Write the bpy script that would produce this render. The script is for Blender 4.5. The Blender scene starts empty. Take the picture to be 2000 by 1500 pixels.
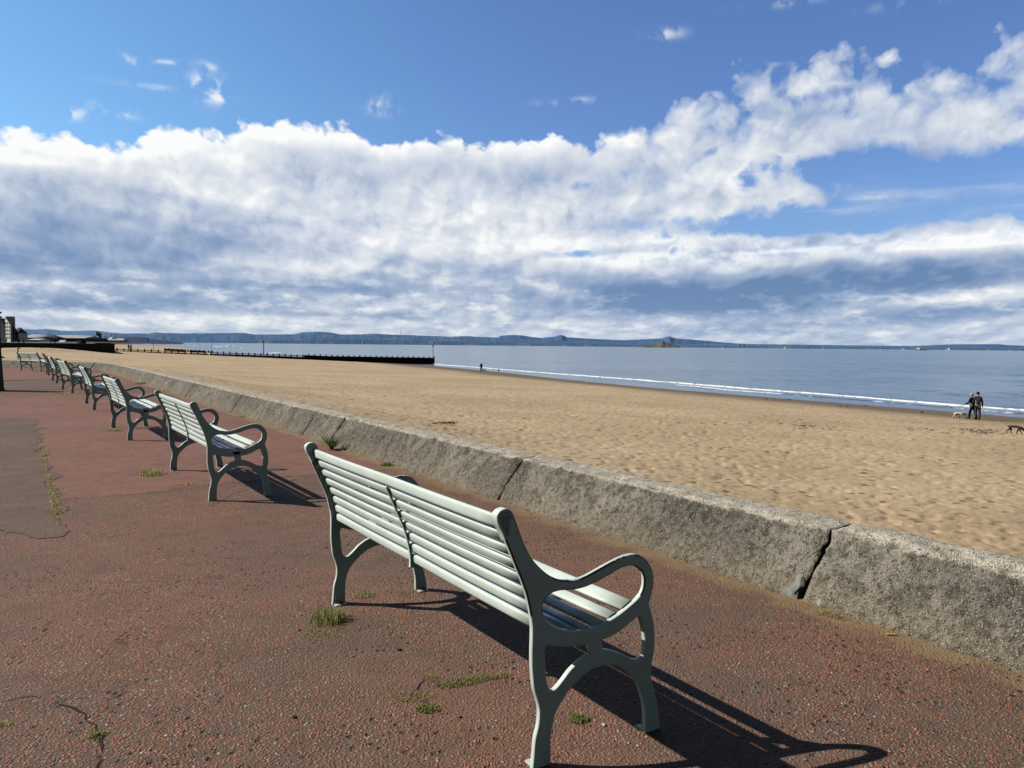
import bpy, bmesh, math, random
import numpy as np
from mathutils import Vector, Matrix, noise as mnoise

random.seed(7); RNG = np.random.default_rng(11)
scene = bpy.context.scene
C = bpy.data.collections.new("beach"); scene.collection.children.link(C)
R = math.radians

# ------------------------------------------------------------------ camera
CAM_H = 1.5
FPX = 1560.0                                    # focal length in pixels of a 2000 px wide frame
ROLL = math.atan(0.0097)
PITCH = math.atan((750 - 674.5) * math.cos(ROLL) / FPX)
FW = Vector((0, math.cos(PITCH), -math.sin(PITCH)))
UP0 = Vector((0, math.sin(PITCH), math.cos(PITCH))); R0 = Vector((1, 0, 0))
RT = math.cos(ROLL) * R0 + math.sin(ROLL) * UP0
UP = -math.sin(ROLL) * R0 + math.cos(ROLL) * UP0
EYE = Vector((0, 0, CAM_H))
cd = bpy.data.cameras.new("camera"); cam = bpy.data.objects.new("camera", cd); C.objects.link(cam)
M = Matrix.Identity(4)
for i in range(3):
    M[i][0] = RT[i]; M[i][1] = UP[i]; M[i][2] = -FW[i]; M[i][3] = EYE[i]
cam.matrix_world = M
cd.sensor_width = 36; cd.lens = FPX / 2000 * 36
cd.clip_start = 0.05; cd.clip_end = 60000
scene.camera = cam

def ray(px, py): return FW + RT * ((px - 1000) / FPX) - UP * ((py - 750) / FPX)
def at_y(px, py, Y):                            # point in the world at depth Y
    d = ray(px, py); return EYE + d * (Y / d.y)
def at_z(px, py, z=0.0):                        # point on the level z
    d = ray(px, py); return EYE + d * ((z - CAM_H) / d.z)
def hor(px, Y, z):                              # point at bearing of px, depth Y, level z
    p = at_y(px, 664.8 + 0.0097 * px, Y); return Vector((p.x, Y, z))

# ------------------------------------------------------------------ object helpers
def tag(o, label=None, cat=None, group=None, kind=None):
    if label: o['label'] = label
    if cat: o['category'] = cat
    if group: o['group'] = group
    if kind: o['kind'] = kind
    return o
def empty(name, loc=(0, 0, 0), rz=0.0, label=None, cat=None, group=None):
    o = bpy.data.objects.new(name, None); C.objects.link(o)
    o.location = loc; o.rotation_euler = (0, 0, rz); o.empty_display_size = .2
    return tag(o, label, cat, group)
def link(name, me, mat=None, parent=None):
    o = bpy.data.objects.new(name, me); C.objects.link(o)
    if mat is not None:
        for m_ in (mat if isinstance(mat, (list, tuple)) else [mat]): me.materials.append(m_)
    if parent: o.parent = parent
    return o
def obj(name, bm, mat, parent=None, smooth=False):
    me = bpy.data.meshes.new(name); bm.to_mesh(me); bm.free()
    if smooth:
        for p in me.polygons: p.use_smooth = True
    return link(name, me, mat, parent)
def grid_mesh(name, V, nr, nc, smooth=True):    # V: (nr*nc,3)
    me = bpy.data.meshes.new(name)
    a = np.arange((nr - 1) * (nc - 1)); r = a // (nc - 1); c = a % (nc - 1)
    i0 = r * nc + c
    F = np.stack([i0, i0 + 1, i0 + nc + 1, i0 + nc], 1).astype(np.int32)
    me.vertices.add(len(V)); me.vertices.foreach_set('co', np.asarray(V, np.float32).ravel())
    me.loops.add(F.size); me.loops.foreach_set('vertex_index', F.ravel())
    me.polygons.add(len(F)); me.polygons.foreach_set('loop_start', np.arange(0, F.size, 4, dtype=np.int32))
    me.update(calc_edges=True)
    if smooth: me.polygons.foreach_set('use_smooth', np.ones(len(F), bool))
    me.validate(); return me
def poly_mesh(name, V, F):
    me = bpy.data.meshes.new(name); me.from_pydata([tuple(v) for v in V], [], F); me.update(); return me
def box(bm, c, s, rz=0.0, taper=1.0, ry=0.0, rx=0.0):
    mt = Matrix.Translation(c) @ Matrix.Rotation(rz, 4, 'Z') @ Matrix.Rotation(ry, 4, 'Y') @ Matrix.Rotation(rx, 4, 'X')
    vs = []
    for z in (-.5, .5):
        k = taper if z > 0 else 1.0
        for x, y in ((-.5, -.5), (.5, -.5), (.5, .5), (-.5, .5)):
            vs.append(bm.verts.new(mt @ Vector((x * s[0] * k, y * s[1] * k, z * s[2]))))
    for f in ((3, 2, 1, 0), (4, 5, 6, 7), (0, 1, 5, 4), (1, 2, 6, 5), (2, 3, 7, 6), (3, 0, 4, 7)):
        bm.faces.new([vs[i] for i in f])
def tube(bm, pts, rad, n=8, cap=True):
    pts = [Vector(p) for p in pts]
    rad = rad if isinstance(rad, (list, tuple)) else [rad] * len(pts)
    rings = []
    for i, p in enumerate(pts):
        t = (pts[min(i + 1, len(pts) - 1)] - pts[max(i - 1, 0)]).normalized()
        a = t.cross(Vector((0, 0, 1)))
        if a.length < 1e-3: a = t.cross(Vector((1, 0, 0)))
        a.normalize(); b = t.cross(a)
        rings.append([bm.verts.new(p + (a * math.cos(2 * math.pi * k / n) + b * math.sin(2 * math.pi * k / n)) * rad[i]) for k in range(n)])
    for i in range(len(rings) - 1):
        for k in range(n):
            bm.faces.new([rings[i][k], rings[i][(k + 1) % n], rings[i + 1][(k + 1) % n], rings[i + 1][k]])
    if cap:
        bm.faces.new(rings[0][::-1]); bm.faces.new(rings[-1])
    bmesh.ops.recalc_face_normals(bm, faces=bm.faces)
def lathe(bm, prof, n=16, c=(0, 0, 0)):
    rings = [[bm.verts.new((c[0] + r * math.cos(2 * math.pi * k / n), c[1] + r * math.sin(2 * math.pi * k / n), c[2] + z)) for k in range(n)] for r, z in prof]
    for i in range(len(rings) - 1):
        for k in range(n):
            bm.faces.new([rings[i][k], rings[i][(k + 1) % n], rings[i + 1][(k + 1) % n], rings[i + 1][k]])
    bm.faces.new(rings[0][::-1]); bm.faces.new(rings[-1])
def loft(bm, sections, cap=True):               # list of equal-length closed loops
    rings = [[bm.verts.new(p) for p in s] for s in sections]; n = len(rings[0])
    for i in range(len(rings) - 1):
        for k in range(n):
            bm.faces.new([rings[i][k], rings[i][(k + 1) % n], rings[i + 1][(k + 1) % n], rings[i + 1][k]])
    if cap: bm.faces.new(rings[0][::-1]); bm.faces.new(rings[-1])
    bmesh.ops.recalc_face_normals(bm, faces=bm.faces)
def eval_mesh(tmp, name):
    dg = bpy.context.evaluated_depsgraph_get(); dg.update()
    me = bpy.data.meshes.new_from_object(tmp.evaluated_get(dg)); me.name = name
    return me
def skin_mesh(name, V, E, rad, lv=1):
    me = bpy.data.meshes.new(name); me.from_pydata(V, E, [])
    o = bpy.data.objects.new(name, me); C.objects.link(o)
    o.modifiers.new('skin', 'SKIN'); s = o.modifiers.new('sub', 'SUBSURF'); s.levels = lv; s.render_levels = lv
    if not me.skin_vertices: me.attributes.new
    sv = me.skin_vertices[0].data if me.skin_vertices else None
    if sv is None:
        bpy.context.view_layer.objects.active = o; bpy.ops.mesh.customdata_skin_add(); sv = me.skin_vertices[0].data
    for i, r in enumerate(rad): sv[i].radius = (r, r) if not isinstance(r, tuple) else r
    sv[0].use_root = True
    out = eval_mesh(o, name)
    bpy.data.objects.remove(o); bpy.data.meshes.remove(me)
    for p in out.polygons: p.use_smooth = True
    return out
def copy_tree(o, parent=None):
    c = o.copy(); C.objects.link(c); c.parent = parent
    for ch in [x for x in C.objects if x.parent == o]: copy_tree(ch, c)
    return c

# ------------------------------------------------------------------ numpy noise
def _h(i, j, s):
    n = (i.astype(np.int64) * 374761393 + j.astype(np.int64) * 668265263 + s * 982451653) & 0x7fffffff
    n = ((n ^ (n >> 13)) * 1274126177) & 0x7fffffff
    return ((n ^ (n >> 16)) & 0xffff) / 65535.0
def vn(x, y, s=0):
    x = np.asarray(x, float); y = np.asarray(y, float)
    i = np.floor(x); j = np.floor(y); u = x - i; v = y - j
    u = u * u * u * (u * (u * 6 - 15) + 10); v = v * v * v * (v * (v * 6 - 15) + 10)
    a = _h(i, j, s); b = _h(i + 1, j, s); c = _h(i, j + 1, s); d = _h(i + 1, j + 1, s)
    return (a * (1 - u) + b * u) * (1 - v) + (c * (1 - u) + d * u) * v
def fbm(x, y, s=0, o=4, g=.5):
    t = 0; a = 1; n = 0
    for k in range(o):
        t = t + a * vn(x * 2 ** k + 17.3 * k, y * 2 ** k - 9.1 * k, s + k); n += a; a *= g
    return t / n
def sst(a, b, x):
    t = np.clip((x - a) / (b - a), 0, 1); return t * t * (3 - 2 * t)

# ------------------------------------------------------------------ node helpers
class NT:
    def __init__(s, nt): s.nt = nt; s.n = nt.nodes; s.l = nt.links
    def new(s, t, **k):
        nd = s.n.new(t)
        for a, v in k.items(): setattr(nd, a, v)
        return nd
    def put(s, sock, v):
        if hasattr(v, 'is_linked') or isinstance(v, bpy.types.NodeSocket): s.l.new(v, sock)
        elif v is not None:
            if isinstance(v, (tuple, list)) and len(v) == 3 and sock.type == 'RGBA': v = (*v, 1)
            sock.default_value = v
    def m(s, op, a, b=None, c=None, clamp=False):
        nd = s.new('ShaderNodeMath', operation=op, use_clamp=clamp)
        s.put(nd.inputs[0], a)
        if b is not None: s.put(nd.inputs[1], b)
        if c is not None: s.put(nd.inputs[2], c)
        return nd.outputs[0]
    def vm(s, op, a, b=None, out=0):
        nd = s.new('ShaderNodeVectorMath', operation=op); s.put(nd.inputs[0], a)
        if b is not None: s.put(nd.inputs[3] if op == 'SCALE' else nd.inputs[1], b)
        return nd.outputs[out]
    def mix(s, f, a, b, bt='MIX'):
        nd = s.new('ShaderNodeMix', data_type='RGBA', blend_type=bt)
        s.put(nd.inputs[0], f); s.put(nd.inputs[6], a); s.put(nd.inputs[7], b); return nd.outputs[2]
    def noise(s, vec, scale, detail=4, rough=.55, dist=0.0, out=0, dim='3D'):
        nd = s.new('ShaderNodeTexNoise', noise_dimensions=dim)
        s.put(nd.inputs['Vector'], vec); nd.inputs['Scale'].default_value = scale
        nd.inputs['Detail'].default_value = detail; nd.inputs['Roughness'].default_value = rough
        nd.inputs['Distortion'].default_value = dist; return nd.outputs[out]
    def vor(s, vec, scale, feature='F1', out='Distance', rnd=1.0):
        nd = s.new('ShaderNodeTexVoronoi', feature=feature)
        s.put(nd.inputs['Vector'], vec); nd.inputs['Scale'].default_value = scale; nd.inputs['Randomness'].default_value = rnd
        return nd.outputs[out]
    def ramp(s, f, stops, interp='LINEAR'):
        nd = s.new('ShaderNodeValToRGB'); cr = nd.color_ramp; cr.interpolation = interp
        while len(cr.elements) < len(stops): cr.elements.new(.5)
        for e, (p, c) in zip(cr.elements, stops):
            e.position = p; e.color = (*(c if isinstance(c, (tuple, list)) else (c, c, c)), 1)
        s.put(nd.inputs[0], f); return nd.outputs[0]
    def ss(s, x, a, b):                         # smoothstep a..b
        nd = s.new('ShaderNodeMapRange', interpolation_type='SMOOTHSTEP')
        s.put(nd.inputs[0], x); s.put(nd.inputs[1], a); s.put(nd.inputs[2], b)
        return nd.outputs[0]
    def sep(s, v):
        nd = s.new('ShaderNodeSeparateXYZ'); s.put(nd.inputs[0], v); return nd.outputs
    def comb(s, x, y, z):
        nd = s.new('ShaderNodeCombineXYZ')
        for i, v in enumerate((x, y, z)): s.put(nd.inputs[i], v)
        return nd.outputs[0]
    def bump(s, h, strength=.5, dist=.01, normal=None):
        nd = s.new('ShaderNodeBump'); nd.inputs['Strength'].default_value = strength; nd.inputs['Distance'].default_value = dist
        s.put(nd.inputs['Height'], h)
        if normal is not None: s.put(nd.inputs['Normal'], normal)
        return nd.outputs[0]
def mat(name):
    m_ = bpy.data.materials.new(name); m_.use_nodes = True
    t = NT(m_.node_tree); b = t.n['Principled BSDF']; t.b = b; t.mat = m_
    t.pos = t.new('ShaderNodeNewGeometry').outputs['Position']
    t.ob = t.new('ShaderNodeTexCoord').outputs['Object']
    return t
def fin(t, col, rough=.8, normal=None, metal=0.0, spec=None):
    t.put(t.b.inputs['Base Color'], col); t.put(t.b.inputs['Roughness'], rough)
    if normal is not None: t.put(t.b.inputs['Normal'], normal)
    t.b.inputs['Metallic'].default_value = metal
    if spec is not None: t.b.inputs['Specular IOR Level'].default_value = spec
    return t.mat
def simple(name, col, rough=.7, var=.15, scale=8.0, spec=.3, metal=0.0):
    t = mat(name); n = t.noise(t.ob, scale, 4)
    lo = tuple(c * (1 - var) for c in col); hi = tuple(min(1, c * (1 + var)) for c in col)
    return fin(t, t.ramp(n, [(.3, lo), (.7, hi)]), rough, spec=spec, metal=metal)

MX, MY = .848, .53                              # unit normal of the sea wall, pointing to the sea
LX, LY = -.53, .848                             # along the sea wall, away from the camera
SEA = -3.7
NX, NY = .911, .413                             # normal of the shoreline

# ------------------------------------------------------------------ materials
def m_asphalt(name, kind):
    t = mat(name); p = t.pos
    big = t.noise(p, .55, 5, .6); mid = t.noise(p, 4.5, 4, .6); fine = t.noise(p, 160, 2, .6)
    wv = t.vm('ADD', p, t.vm('SCALE', t.noise(p, 60, 2, .5, out=1), .008))
    CS = 76 if kind == 'coarse' else 85
    cc = t.vor(wv, CS, out='Color'); rs = t.sep(cc)
    dd = t.vor(wv, CS); d2 = t.vor(wv, 30); c2 = t.sep(t.vor(wv, 30, out='Color'))
    if kind == 'coarse':
        base = t.mix(t.ss(big, .38, .62), (.168, .117, .085), (.238, .133, .092))
        chips, pits = .50, 1.0
    elif kind == 'smooth':
        base = t.mix(t.ss(big, .35, .68), (.25, .124, .092), (.31, .145, .108))
        chips, pits = .80, .5
    else:
        base = t.mix(t.ss(big, .35, .68), (.16, .115, .086), (.21, .145, .107))
        chips, pits = .80, .6
    base = t.mix(t.m('MULTIPLY', t.ss(mid, .35, .7), .30), base, (.085, .055, .042))
    base = t.mix(t.m('MULTIPLY', t.ss(fine, .4, .7), .35), base, t.mix(.5, base, (.02, .013, .011)))
    chipc = t.ramp(rs[1], [(0, (.46, .165, .09)), (.34, (.36, .12, .07)), (.58, (.27, .16, .11)), (.74, (.44, .28, .19)), (.88, (.07, .05, .042)), (.955, (.42, .38, .33)), (.985, (.6, .57, .52))], 'CONSTANT')
    cm = t.m('MULTIPLY', t.m('GREATER_THAN', rs[0], chips), t.ss(dd, .66, .44))
    dens = t.ss(t.noise(p, .85, 5, .62), .36, .60)
    cm = t.m('MULTIPLY', cm, t.m('MULTIPLY_ADD', dens, .78, .22))
    col = t.mix(cm, base, chipc)
    pit = t.m('MULTIPLY', t.m('GREATER_THAN', c2[0], 1 - pits * .22), t.ss(d2, .5, .2))
    pit = t.m('MULTIPLY', pit, t.ss(t.noise(p, 1.3, 3), .4, .62))
    col = t.mix(t.m('MULTIPLY', pit, .62), col, (.024, .018, .015))
    grain = t.noise(p, 240, 2, .7)
    col = t.mix(t.m('MULTIPLY', t.ss(grain, .52, .66), .5), col, (.03, .02, .017)); col = t.mix(t.m('MULTIPLY', t.ss(grain, .44, .34), .25), col, (.34, .2, .14))
    # pale sand and moss blown along the foot of the wall
    xyz = t.sep(p)
    dw = t.m('SUBTRACT', t.m('ADD', t.m('MULTIPLY', xyz[0], MX), t.m('MULTIPLY', xyz[1], MY)), 3.95)
    sm = t.ss(t.m('ADD', dw, t.m('MULTIPLY', t.m('SUBTRACT', t.noise(p, 3.2, 5, .65), .5), .55)), -.22, -.02)
    col = t.mix(t.m('MULTIPLY', sm, .85), col, t.mix(t.noise(p, 9, 4), (.36, .25, .14), (.24, .16, .075)))
    # thin yellow lichen and dust stains
    st = t.m('MULTIPLY', t.ss(t.noise(p, 1.5, 6, .7), .57, .70), t.ss(t.noise(p, 24, 3), .36, .6))
    col = t.mix(t.m('MULTIPLY', st, .6), col, (.22, .16, .075))
    crk = t.m('MULTIPLY', t.ss(t.m('ABSOLUTE', t.m('SUBTRACT', t.noise(p, 1.15, 4, .6), .5)), .006, .001), t.ss(t.noise(p, .7, 2), .5, .6))
    col = t.mix(t.m('MULTIPLY', crk, .45), col, (.02, .015, .012))
    h = t.m('ADD', t.m('MULTIPLY', t.ss(dd, .6, .2), t.m('MULTIPLY_ADD', cm, 1.2, .35)), t.m('MULTIPLY', fine, .5))
    h = t.m('SUBTRACT', h, t.m('MULTIPLY', pit, 1.6)); h = t.m('ADD', h, t.m('MULTIPLY', mid, 1.5))
    s = {'coarse': .72, 'smooth': .5, 'grey': .8}[kind]
    return fin(t, col, .82, t.bump(h, s, .010), spec=.25)
A_COARSE, A_SMOOTH, A_GREY = m_asphalt('coarse_red_asphalt', 'coarse'), m_asphalt('smooth_red_asphalt', 'smooth'), m_asphalt('grey_asphalt', 'grey')

def m_concrete(name, dark=False):
    t = mat(name); p = t.pos
    nz = t.sep(t.new('ShaderNodeNewGeometry').outputs['True Normal'])[2]
    big = t.noise(p, 1.1, 5, .62); mid = t.noise(p, 7, 5, .65); fine = t.noise(p, 90, 3, .6)
    face = t.mix(t.ss(big, .38, .64), (.165, .15, .124), (.31, .28, .228))
    face = t.mix(t.m('MULTIPLY', t.ss(mid, .42, .62), .6), face, (.052, .046, .038))
    xyz = t.sep(p)
    low = t.m('MULTIPLY', t.ss(xyz[2], .24, .02), .55)
    face = t.mix(low, face, (.26, .21, .145))
    top = t.mix(t.ss(mid, .35, .65), (.46, .41, .325), (.68, .62, .51))
    zt = t.m('ADD', t.sep(p)[2], t.m('MULTIPLY', t.m('SUBTRACT', t.noise(p, 11, 4, .65), .5), .06))
    col = t.mix(t.ss(zt, .366, .392), face, top)
    cell = t.sep(t.vor(p, 95, out='Color')); dd = t.vor(p, 95)
    blot = t.noise(p, 28, 4, .7)
    col = t.mix(t.m('MULTIPLY', t.ss(blot, .48, .66), .7), col, (.04, .035, .028)); col = t.mix(t.m('MULTIPLY', t.ss(blot, .46, .30), .45), col, (.33, .29, .225))
    ag = t.m('MULTIPLY', t.m('GREATER_THAN', cell[0], .70), t.ss(dd, .58, .34))
    col = t.mix(t.m('MULTIPLY', ag, .8), col, t.ramp(cell[1], [(0, (.40, .35, .27)), (.34, (.2, .17, .135)), (.55, (.48, .45, .40)), (.70, (.035, .03, .026))], 'CONSTANT'))
    col = t.mix(t.m('MULTIPLY', t.ss(fine, .45, .75), .5), col, (.035, .03, .025))
    lic = t.m('MULTIPLY', t.ss(t.vor(p, 6.5), .13, .07), t.m('GREATER_THAN', t.sep(t.vor(p, 6.5, out='Color'))[0], .6))
    col = t.mix(t.m('MULTIPLY', lic, t.m('MULTIPLY', t.ss(fine, .3, .6), .75)), col, (.5, .48, .42))
    h = t.m('ADD', t.m('MULTIPLY', mid, 2.0), t.m('ADD', t.m('MULTIPLY', t.ss(dd, .6, .2), .6), fine))
    if dark: col = t.mix(.9, col, (.012, .011, .010))
    return fin(t, col, .9, t.bump(h, .9, .008), spec=.2)
CONC, CORE = m_concrete('weathered_concrete'), m_concrete('dark_joint', True)

def m_sand():
    t = mat('sand'); p = t.pos; xyz = t.sep(p)
    e = t.m('SUBTRACT', 62.0, t.m('ADD', t.m('MULTIPLY', xyz[0], NX), t.m('MULTIPLY', xyz[1], NY)))
    big = t.noise(p, .12, 5, .6); mid = t.noise(p, 1.6, 5, .6); fine = t.noise(p, 30, 3, .6)
    dry = t.mix(t.ss(big, .35, .66), (.475, .348, .208), (.58, .44, .275))
    dry = t.mix(t.m('MULTIPLY', t.ss(mid, .5, .75), .35), dry, (.36, .255, .155))
    dry = t.mix(t.m('MULTIPLY', t.ss(fine, .45, .75), .3), dry, (.27, .19, .115))
    sc = t.vm('MULTIPLY', p, (1, 1, 0))
    spk = t.m('MULTIPLY', t.ss(t.m('ADD', t.vor(sc, 2.6), t.m('MULTIPLY', t.noise(p, 9, 3), .16)), .40, .24), t.m('GREATER_THAN', t.sep(t.vor(sc, 2.6, out='Color'))[0], .18))
    spk = t.m('MULTIPLY', spk, t.ss(t.noise(p, .5, 4), .30, .58))
    dry = t.mix(t.m('MULTIPLY', spk, .8), dry, (.12, .08, .048))
    shell = t.m('MULTIPLY', t.ss(t.vor(sc, 6.3), .1, .06), t.m('GREATER_THAN', t.sep(t.vor(sc, 6.3, out='Color'))[1], .87))
    dry = t.mix(t.m('MULTIPLY', shell, .8), dry, (.75, .7, .62))
    ew = t.m('ADD', e, t.m('MULTIPLY', t.m('SUBTRACT', t.noise(p, .09, 4), .5), 9))
    wet = t.ss(ew, 17, 8)
    col = t.mix(wet, dry, t.mix(big, (.15, .108, .068), (.20, .145, .092)))
    # tide lines of dark seaweed
    sv = t.m('MULTIPLY', t.ss(t.m('ABSOLUTE', t.m('SUBTRACT', ew, 17.5)), 1.1, .2), t.ss(t.noise(p, 1.1, 4, .7), .56, .66))
    col = t.mix(t.m('MULTIPLY', sv, .8), col, (.06, .045, .03))
    rough = t.m('MULTIPLY_ADD', t.ss(e, 6, -1), -.5, .9)
    h = t.m('ADD', t.m('MULTIPLY', mid, 3), fine)
    return fin(t, col, rough, t.bump(h, .6, .02), spec=.3)
SAND = m_sand()

def m_sea():
    t = mat('sea_water'); p = t.pos
    mp = t.new('ShaderNodeMapping'); t.put(mp.inputs['Vector'], p)
    mp.inputs['Rotation'].default_value = (0, 0, R(-24)); mp.inputs['Scale'].default_value = (1, .22, 1)
    v = mp.outputs[0]
    w1 = t.noise(v, .35, 5, .6, .6); w2 = t.noise(v, 1.7, 3, .55); w3 = t.noise(v, .035, 4, .5)
    pp = t.noise(t.vm('MULTIPLY', p, (.004, .02, 1)), 1.0, 4, .6)
    h = t.m('ADD', t.m('MULTIPLY', w1, 1.0), t.m('ADD', t.m('MULTIPLY', w2, .2), t.m('MULTIPLY', w3, 3)))
    pq = t.noise(t.vm('MULTIPLY', p, (.012, .07, 1)), 1.0, 5, .65)
    dist = t.vm('LENGTH', p, out=1)
    near = t.ss(dist, 420, 60)
    col = t.mix(t.ss(pp, .38, .64), (.06, .12, .19), (.12, .19, .25))
    col = t.mix(t.m('MULTIPLY', t.ss(pq, .48, .66), .55), col, (.03, .065, .115))
    col = t.mix(t.m('MULTIPLY', t.ss(w1, .50, .66), t.m('MULTIPLY', near, .7)), col, (.022, .05, .095))  # darker ripple bands stand in for varied reflections, set in the base colour
    col = t.mix(t.m('MULTIPLY', t.ss(t.noise(t.vm('MULTIPLY', p, (.002, .03, 1)), 1.0, 4, .6), .56, .7), .5), col, (.16, .22, .27))
    return fin(t, col, .2, t.bump(h, .5, .6), spec=.28)
SEAM = m_sea()

def m_foam():
    t = mat('sea_foam'); n = t.noise(t.pos, 1.6, 5, .65)
    return fin(t, t.mix(t.ss(n, .36, .5), (.42, .48, .54), (.9, .92, .93)), .75, t.bump(n, .7, .1), spec=.2)
FOAM = m_foam()
def m_paint(chip):
    t = mat('chipped_mint_paint' if chip else 'mint_paint'); o = t.ob
    n = t.noise(o, 6, 4); f = t.noise(o, 55, 4, .65)
    col = t.mix(t.ss(n, .35, .65), (.64, .725, .665), (.70, .785, .73))
    col = t.mix(t.m('MULTIPLY', t.ss(t.noise(o, 2.6, 5, .7), .56, .72), .22), col, (.33, .36, .27))
    spot = t.ss(t.noise(o, 34, 3, .6), .735, .765)
    col = t.mix(spot, col, (.05, .04, .03))
    if chip:
        k = t.ss(t.noise(o, 7, 4, .6), .50, .56); col = t.mix(k, (.018, .017, .017), col)
    return fin(t, col, t.m('MULTIPLY_ADD', f, .2, .26), t.bump(f, .12, .002), spec=.45)
PAINT, CHIP = m_paint(False), m_paint(True)
BLACK = simple('black_metal', (.004, .004, .0045), .6, spec=.12)
DARKWOOD = simple('dark_wet_timber', (.014, .012, .010), .85, .4, 1.5)
WHITE = simple('white_paint', (.78, .78, .76), .5, .06)
BOLT = simple('rusty_bolt', (.02, .016, .013), .8)
MORTAR = simple('grey_mortar', (.24, .235, .21), .9, .35, 22)
def m_leaf(name, c0, c1):
    t = mat(name); rnd = t.new('ShaderNodeNewGeometry').outputs['Random Per Island']
    c = t.mix(rnd, c0, c1); m_ = fin(t, c, .7, spec=.15)
    tr = t.new('ShaderNodeBsdfTranslucent'); t.put(tr.inputs['Color'], c)
    mx = t.new('ShaderNodeMixShader'); mx.inputs[0].default_value = .5
    t.l.new(t.b.outputs[0], mx.inputs[1]); t.l.new(tr.outputs[0], mx.inputs[2]); t.l.new(mx.outputs[0], t.n['Material Output'].inputs[0])
    return m_
GRASS = m_leaf('grass_blades', (.22, .25, .07), (.50, .48, .20))
DRYG = m_leaf('dry_grass', (.38, .32, .13), (.58, .48, .24))
WEED = m_leaf('weed_leaves', (.12, .21, .04), (.27, .37, .10))
CONIF = m_leaf('conifer_needles', (.012, .02, .016), (.03, .045, .03))

# ------------------------------------------------------------------ the sea wall line
WALL = [Vector((8.9 + 0.53 * 4, -6.78 - .848 * 4, 0))]
def base_at_y(y): return Vector(((3.95 - MY * y) / MX, y, 0))
WALL = [base_at_y(-8), base_at_y(36.5), base_at_y(38.6), Vector((-20.9, 40.5, 0)), Vector((-22.2, 41.7, 0)), Vector((-24.0, 42.65, 0)), Vector((-27.0, 44.05, 0)), Vector((-75, 66.3, 0))]
WP = np.array([(v.x, v.y) for v in WALL])
def wall_dist(x, y):                            # signed distance to the foot of the wall, + on the beach side
    best = np.full(np.shape(x), 1e9); sg = np.zeros(np.shape(x))
    for a, b in zip(WP[:-1], WP[1:]):
        d = b - a; L2 = d @ d
        k = np.clip(((x - a[0]) * d[0] + (y - a[1]) * d[1]) / L2, 0, 1)
        qx = x - a[0] - k * d[0]; qy = y - a[1] - k * d[1]; q = np.hypot(qx, qy)
        s = -(d[0] * qy - d[1] * qx)
        u = q < best; best = np.where(u, q, best); sg = np.where(u, np.sign(s), sg)
    return best * sg

# ------------------------------------------------------------------ beach
def beach_base(x, y):
    n = NX * x + NY * y
    e = 62.0 + 1.2 * np.sin(y / 23.0) - 2.6 * np.exp(-((y - 105) / 40.0) ** 2) - 33 * sst(222, 300, y) - n
    z = SEA + .043 * np.clip(e, -400, 74) + .006 * np.clip(e - 74, 0, 400)
    z = z + .8 * np.exp(-(((x + 83) / 6.5) ** 2 + ((y - 137) / 16) ** 2)) + .45 * np.exp(-(((x + 40) / 9) ** 2 + ((y - 63) / 10) ** 2))
    d = wall_dist(x, y)
    fill = sst(8, 40, y) * 1.25 * np.exp(-(np.clip(d, 0, 99) / 7.0) ** 2)
    z = np.where(y > 2, z + fill, z)
    z = np.where((d < 6) & (d > 0), np.minimum(z, .36 + .02 * d), z)
    return z, e, d
def build_beach():
    th = np.radians(np.linspace(-50, 60, 1000))
    r = [3.0]
    while r[-1] < 900: r.append(r[-1] * 1.006 if r[-1] < 130 else r[-1] * 1.012)
    r = np.array(r); RR, TT = np.meshgrid(r, th, indexing='ij')
    x = RR * np.sin(TT); y = RR * np.cos(TT)
    z, e, d = beach_base(x, y)
    dry = sst(7, 20, e + 6 * (fbm(x * .09, y * .09, 3) - .5))
    dent = fbm(x * 3.6, y * 3.6, 21, 2, .5)
    dent = -np.clip(dent - .58, 0, 1) * .30                              # trodden hollows
    big = (fbm(x * .35, y * .35, 40, 3) - .5) * .08
    f2 = (fbm(x * 7.0, y * 7.0, 50, 2) - .5) * .06
    z = z + dry * (dent * .62 + big * .9 + f2 * .6) + (1 - dry) * (fbm(x * .5, y * .5, 8, 2) - .5) * .02
    hid = d < .3
    z = np.where(hid, np.minimum(z, -.35), z)
    V = np.stack([x, y, z], -1).reshape(-1, 3)
    o = link('beach', grid_mesh('beach', V, len(r), len(th)), SAND); tag(o, kind='structure')
build_beach()

# ------------------------------------------------------------------ sea
me = poly_mesh('sea', [(-30000, -2000, SEA), (30000, -2000, SEA), (30000, 32000, SEA), (-30000, 32000, SEA)], [(0, 1, 2, 3)])
tag(link('sea', me, SEAM), kind='structure')

def build_ripples():
    th = np.radians(np.linspace(-40, 56, 860)); r = [44.0]
    while r[-1] < 1100: r.append(r[-1] * (1.0042 if r[-1] < 300 else 1.008))
    r = np.array(r); RR, TT = np.meshgrid(r, th, indexing='ij'); x = RR * np.sin(TT); y = RR * np.cos(TT)
    a = x * .93 + y * .36; b = -x * .36 + y * .93                       # across and along the crests
    n = NX * x + NY * y - 62 + 33 * sst(222, 300, y); k = sst(1, 26, n); k2 = sst(3, 60, n) * sst(1000, 500, RR)
    pat = .35 + 1.1 * fbm(a * .012, b * .03, 61, 3)
    z = (fbm(a * .11, b * .035, 62, 3) - .5) * .5 * k2 + (fbm(a * .42, b * .12, 66, 3) - .5) * .30 * k * pat + (fbm(a * 1.3, b * .45, 70, 2) - .5) * .10 * k * pat
    V = np.stack([x, y, SEA + .02 + z * sst(1100, 600, RR)], -1).reshape(-1, 3)
    tag(link('sea_ripples', grid_mesh('sea_ripples', V, len(r), len(th)), SEAM), kind='structure')
build_ripples()
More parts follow.
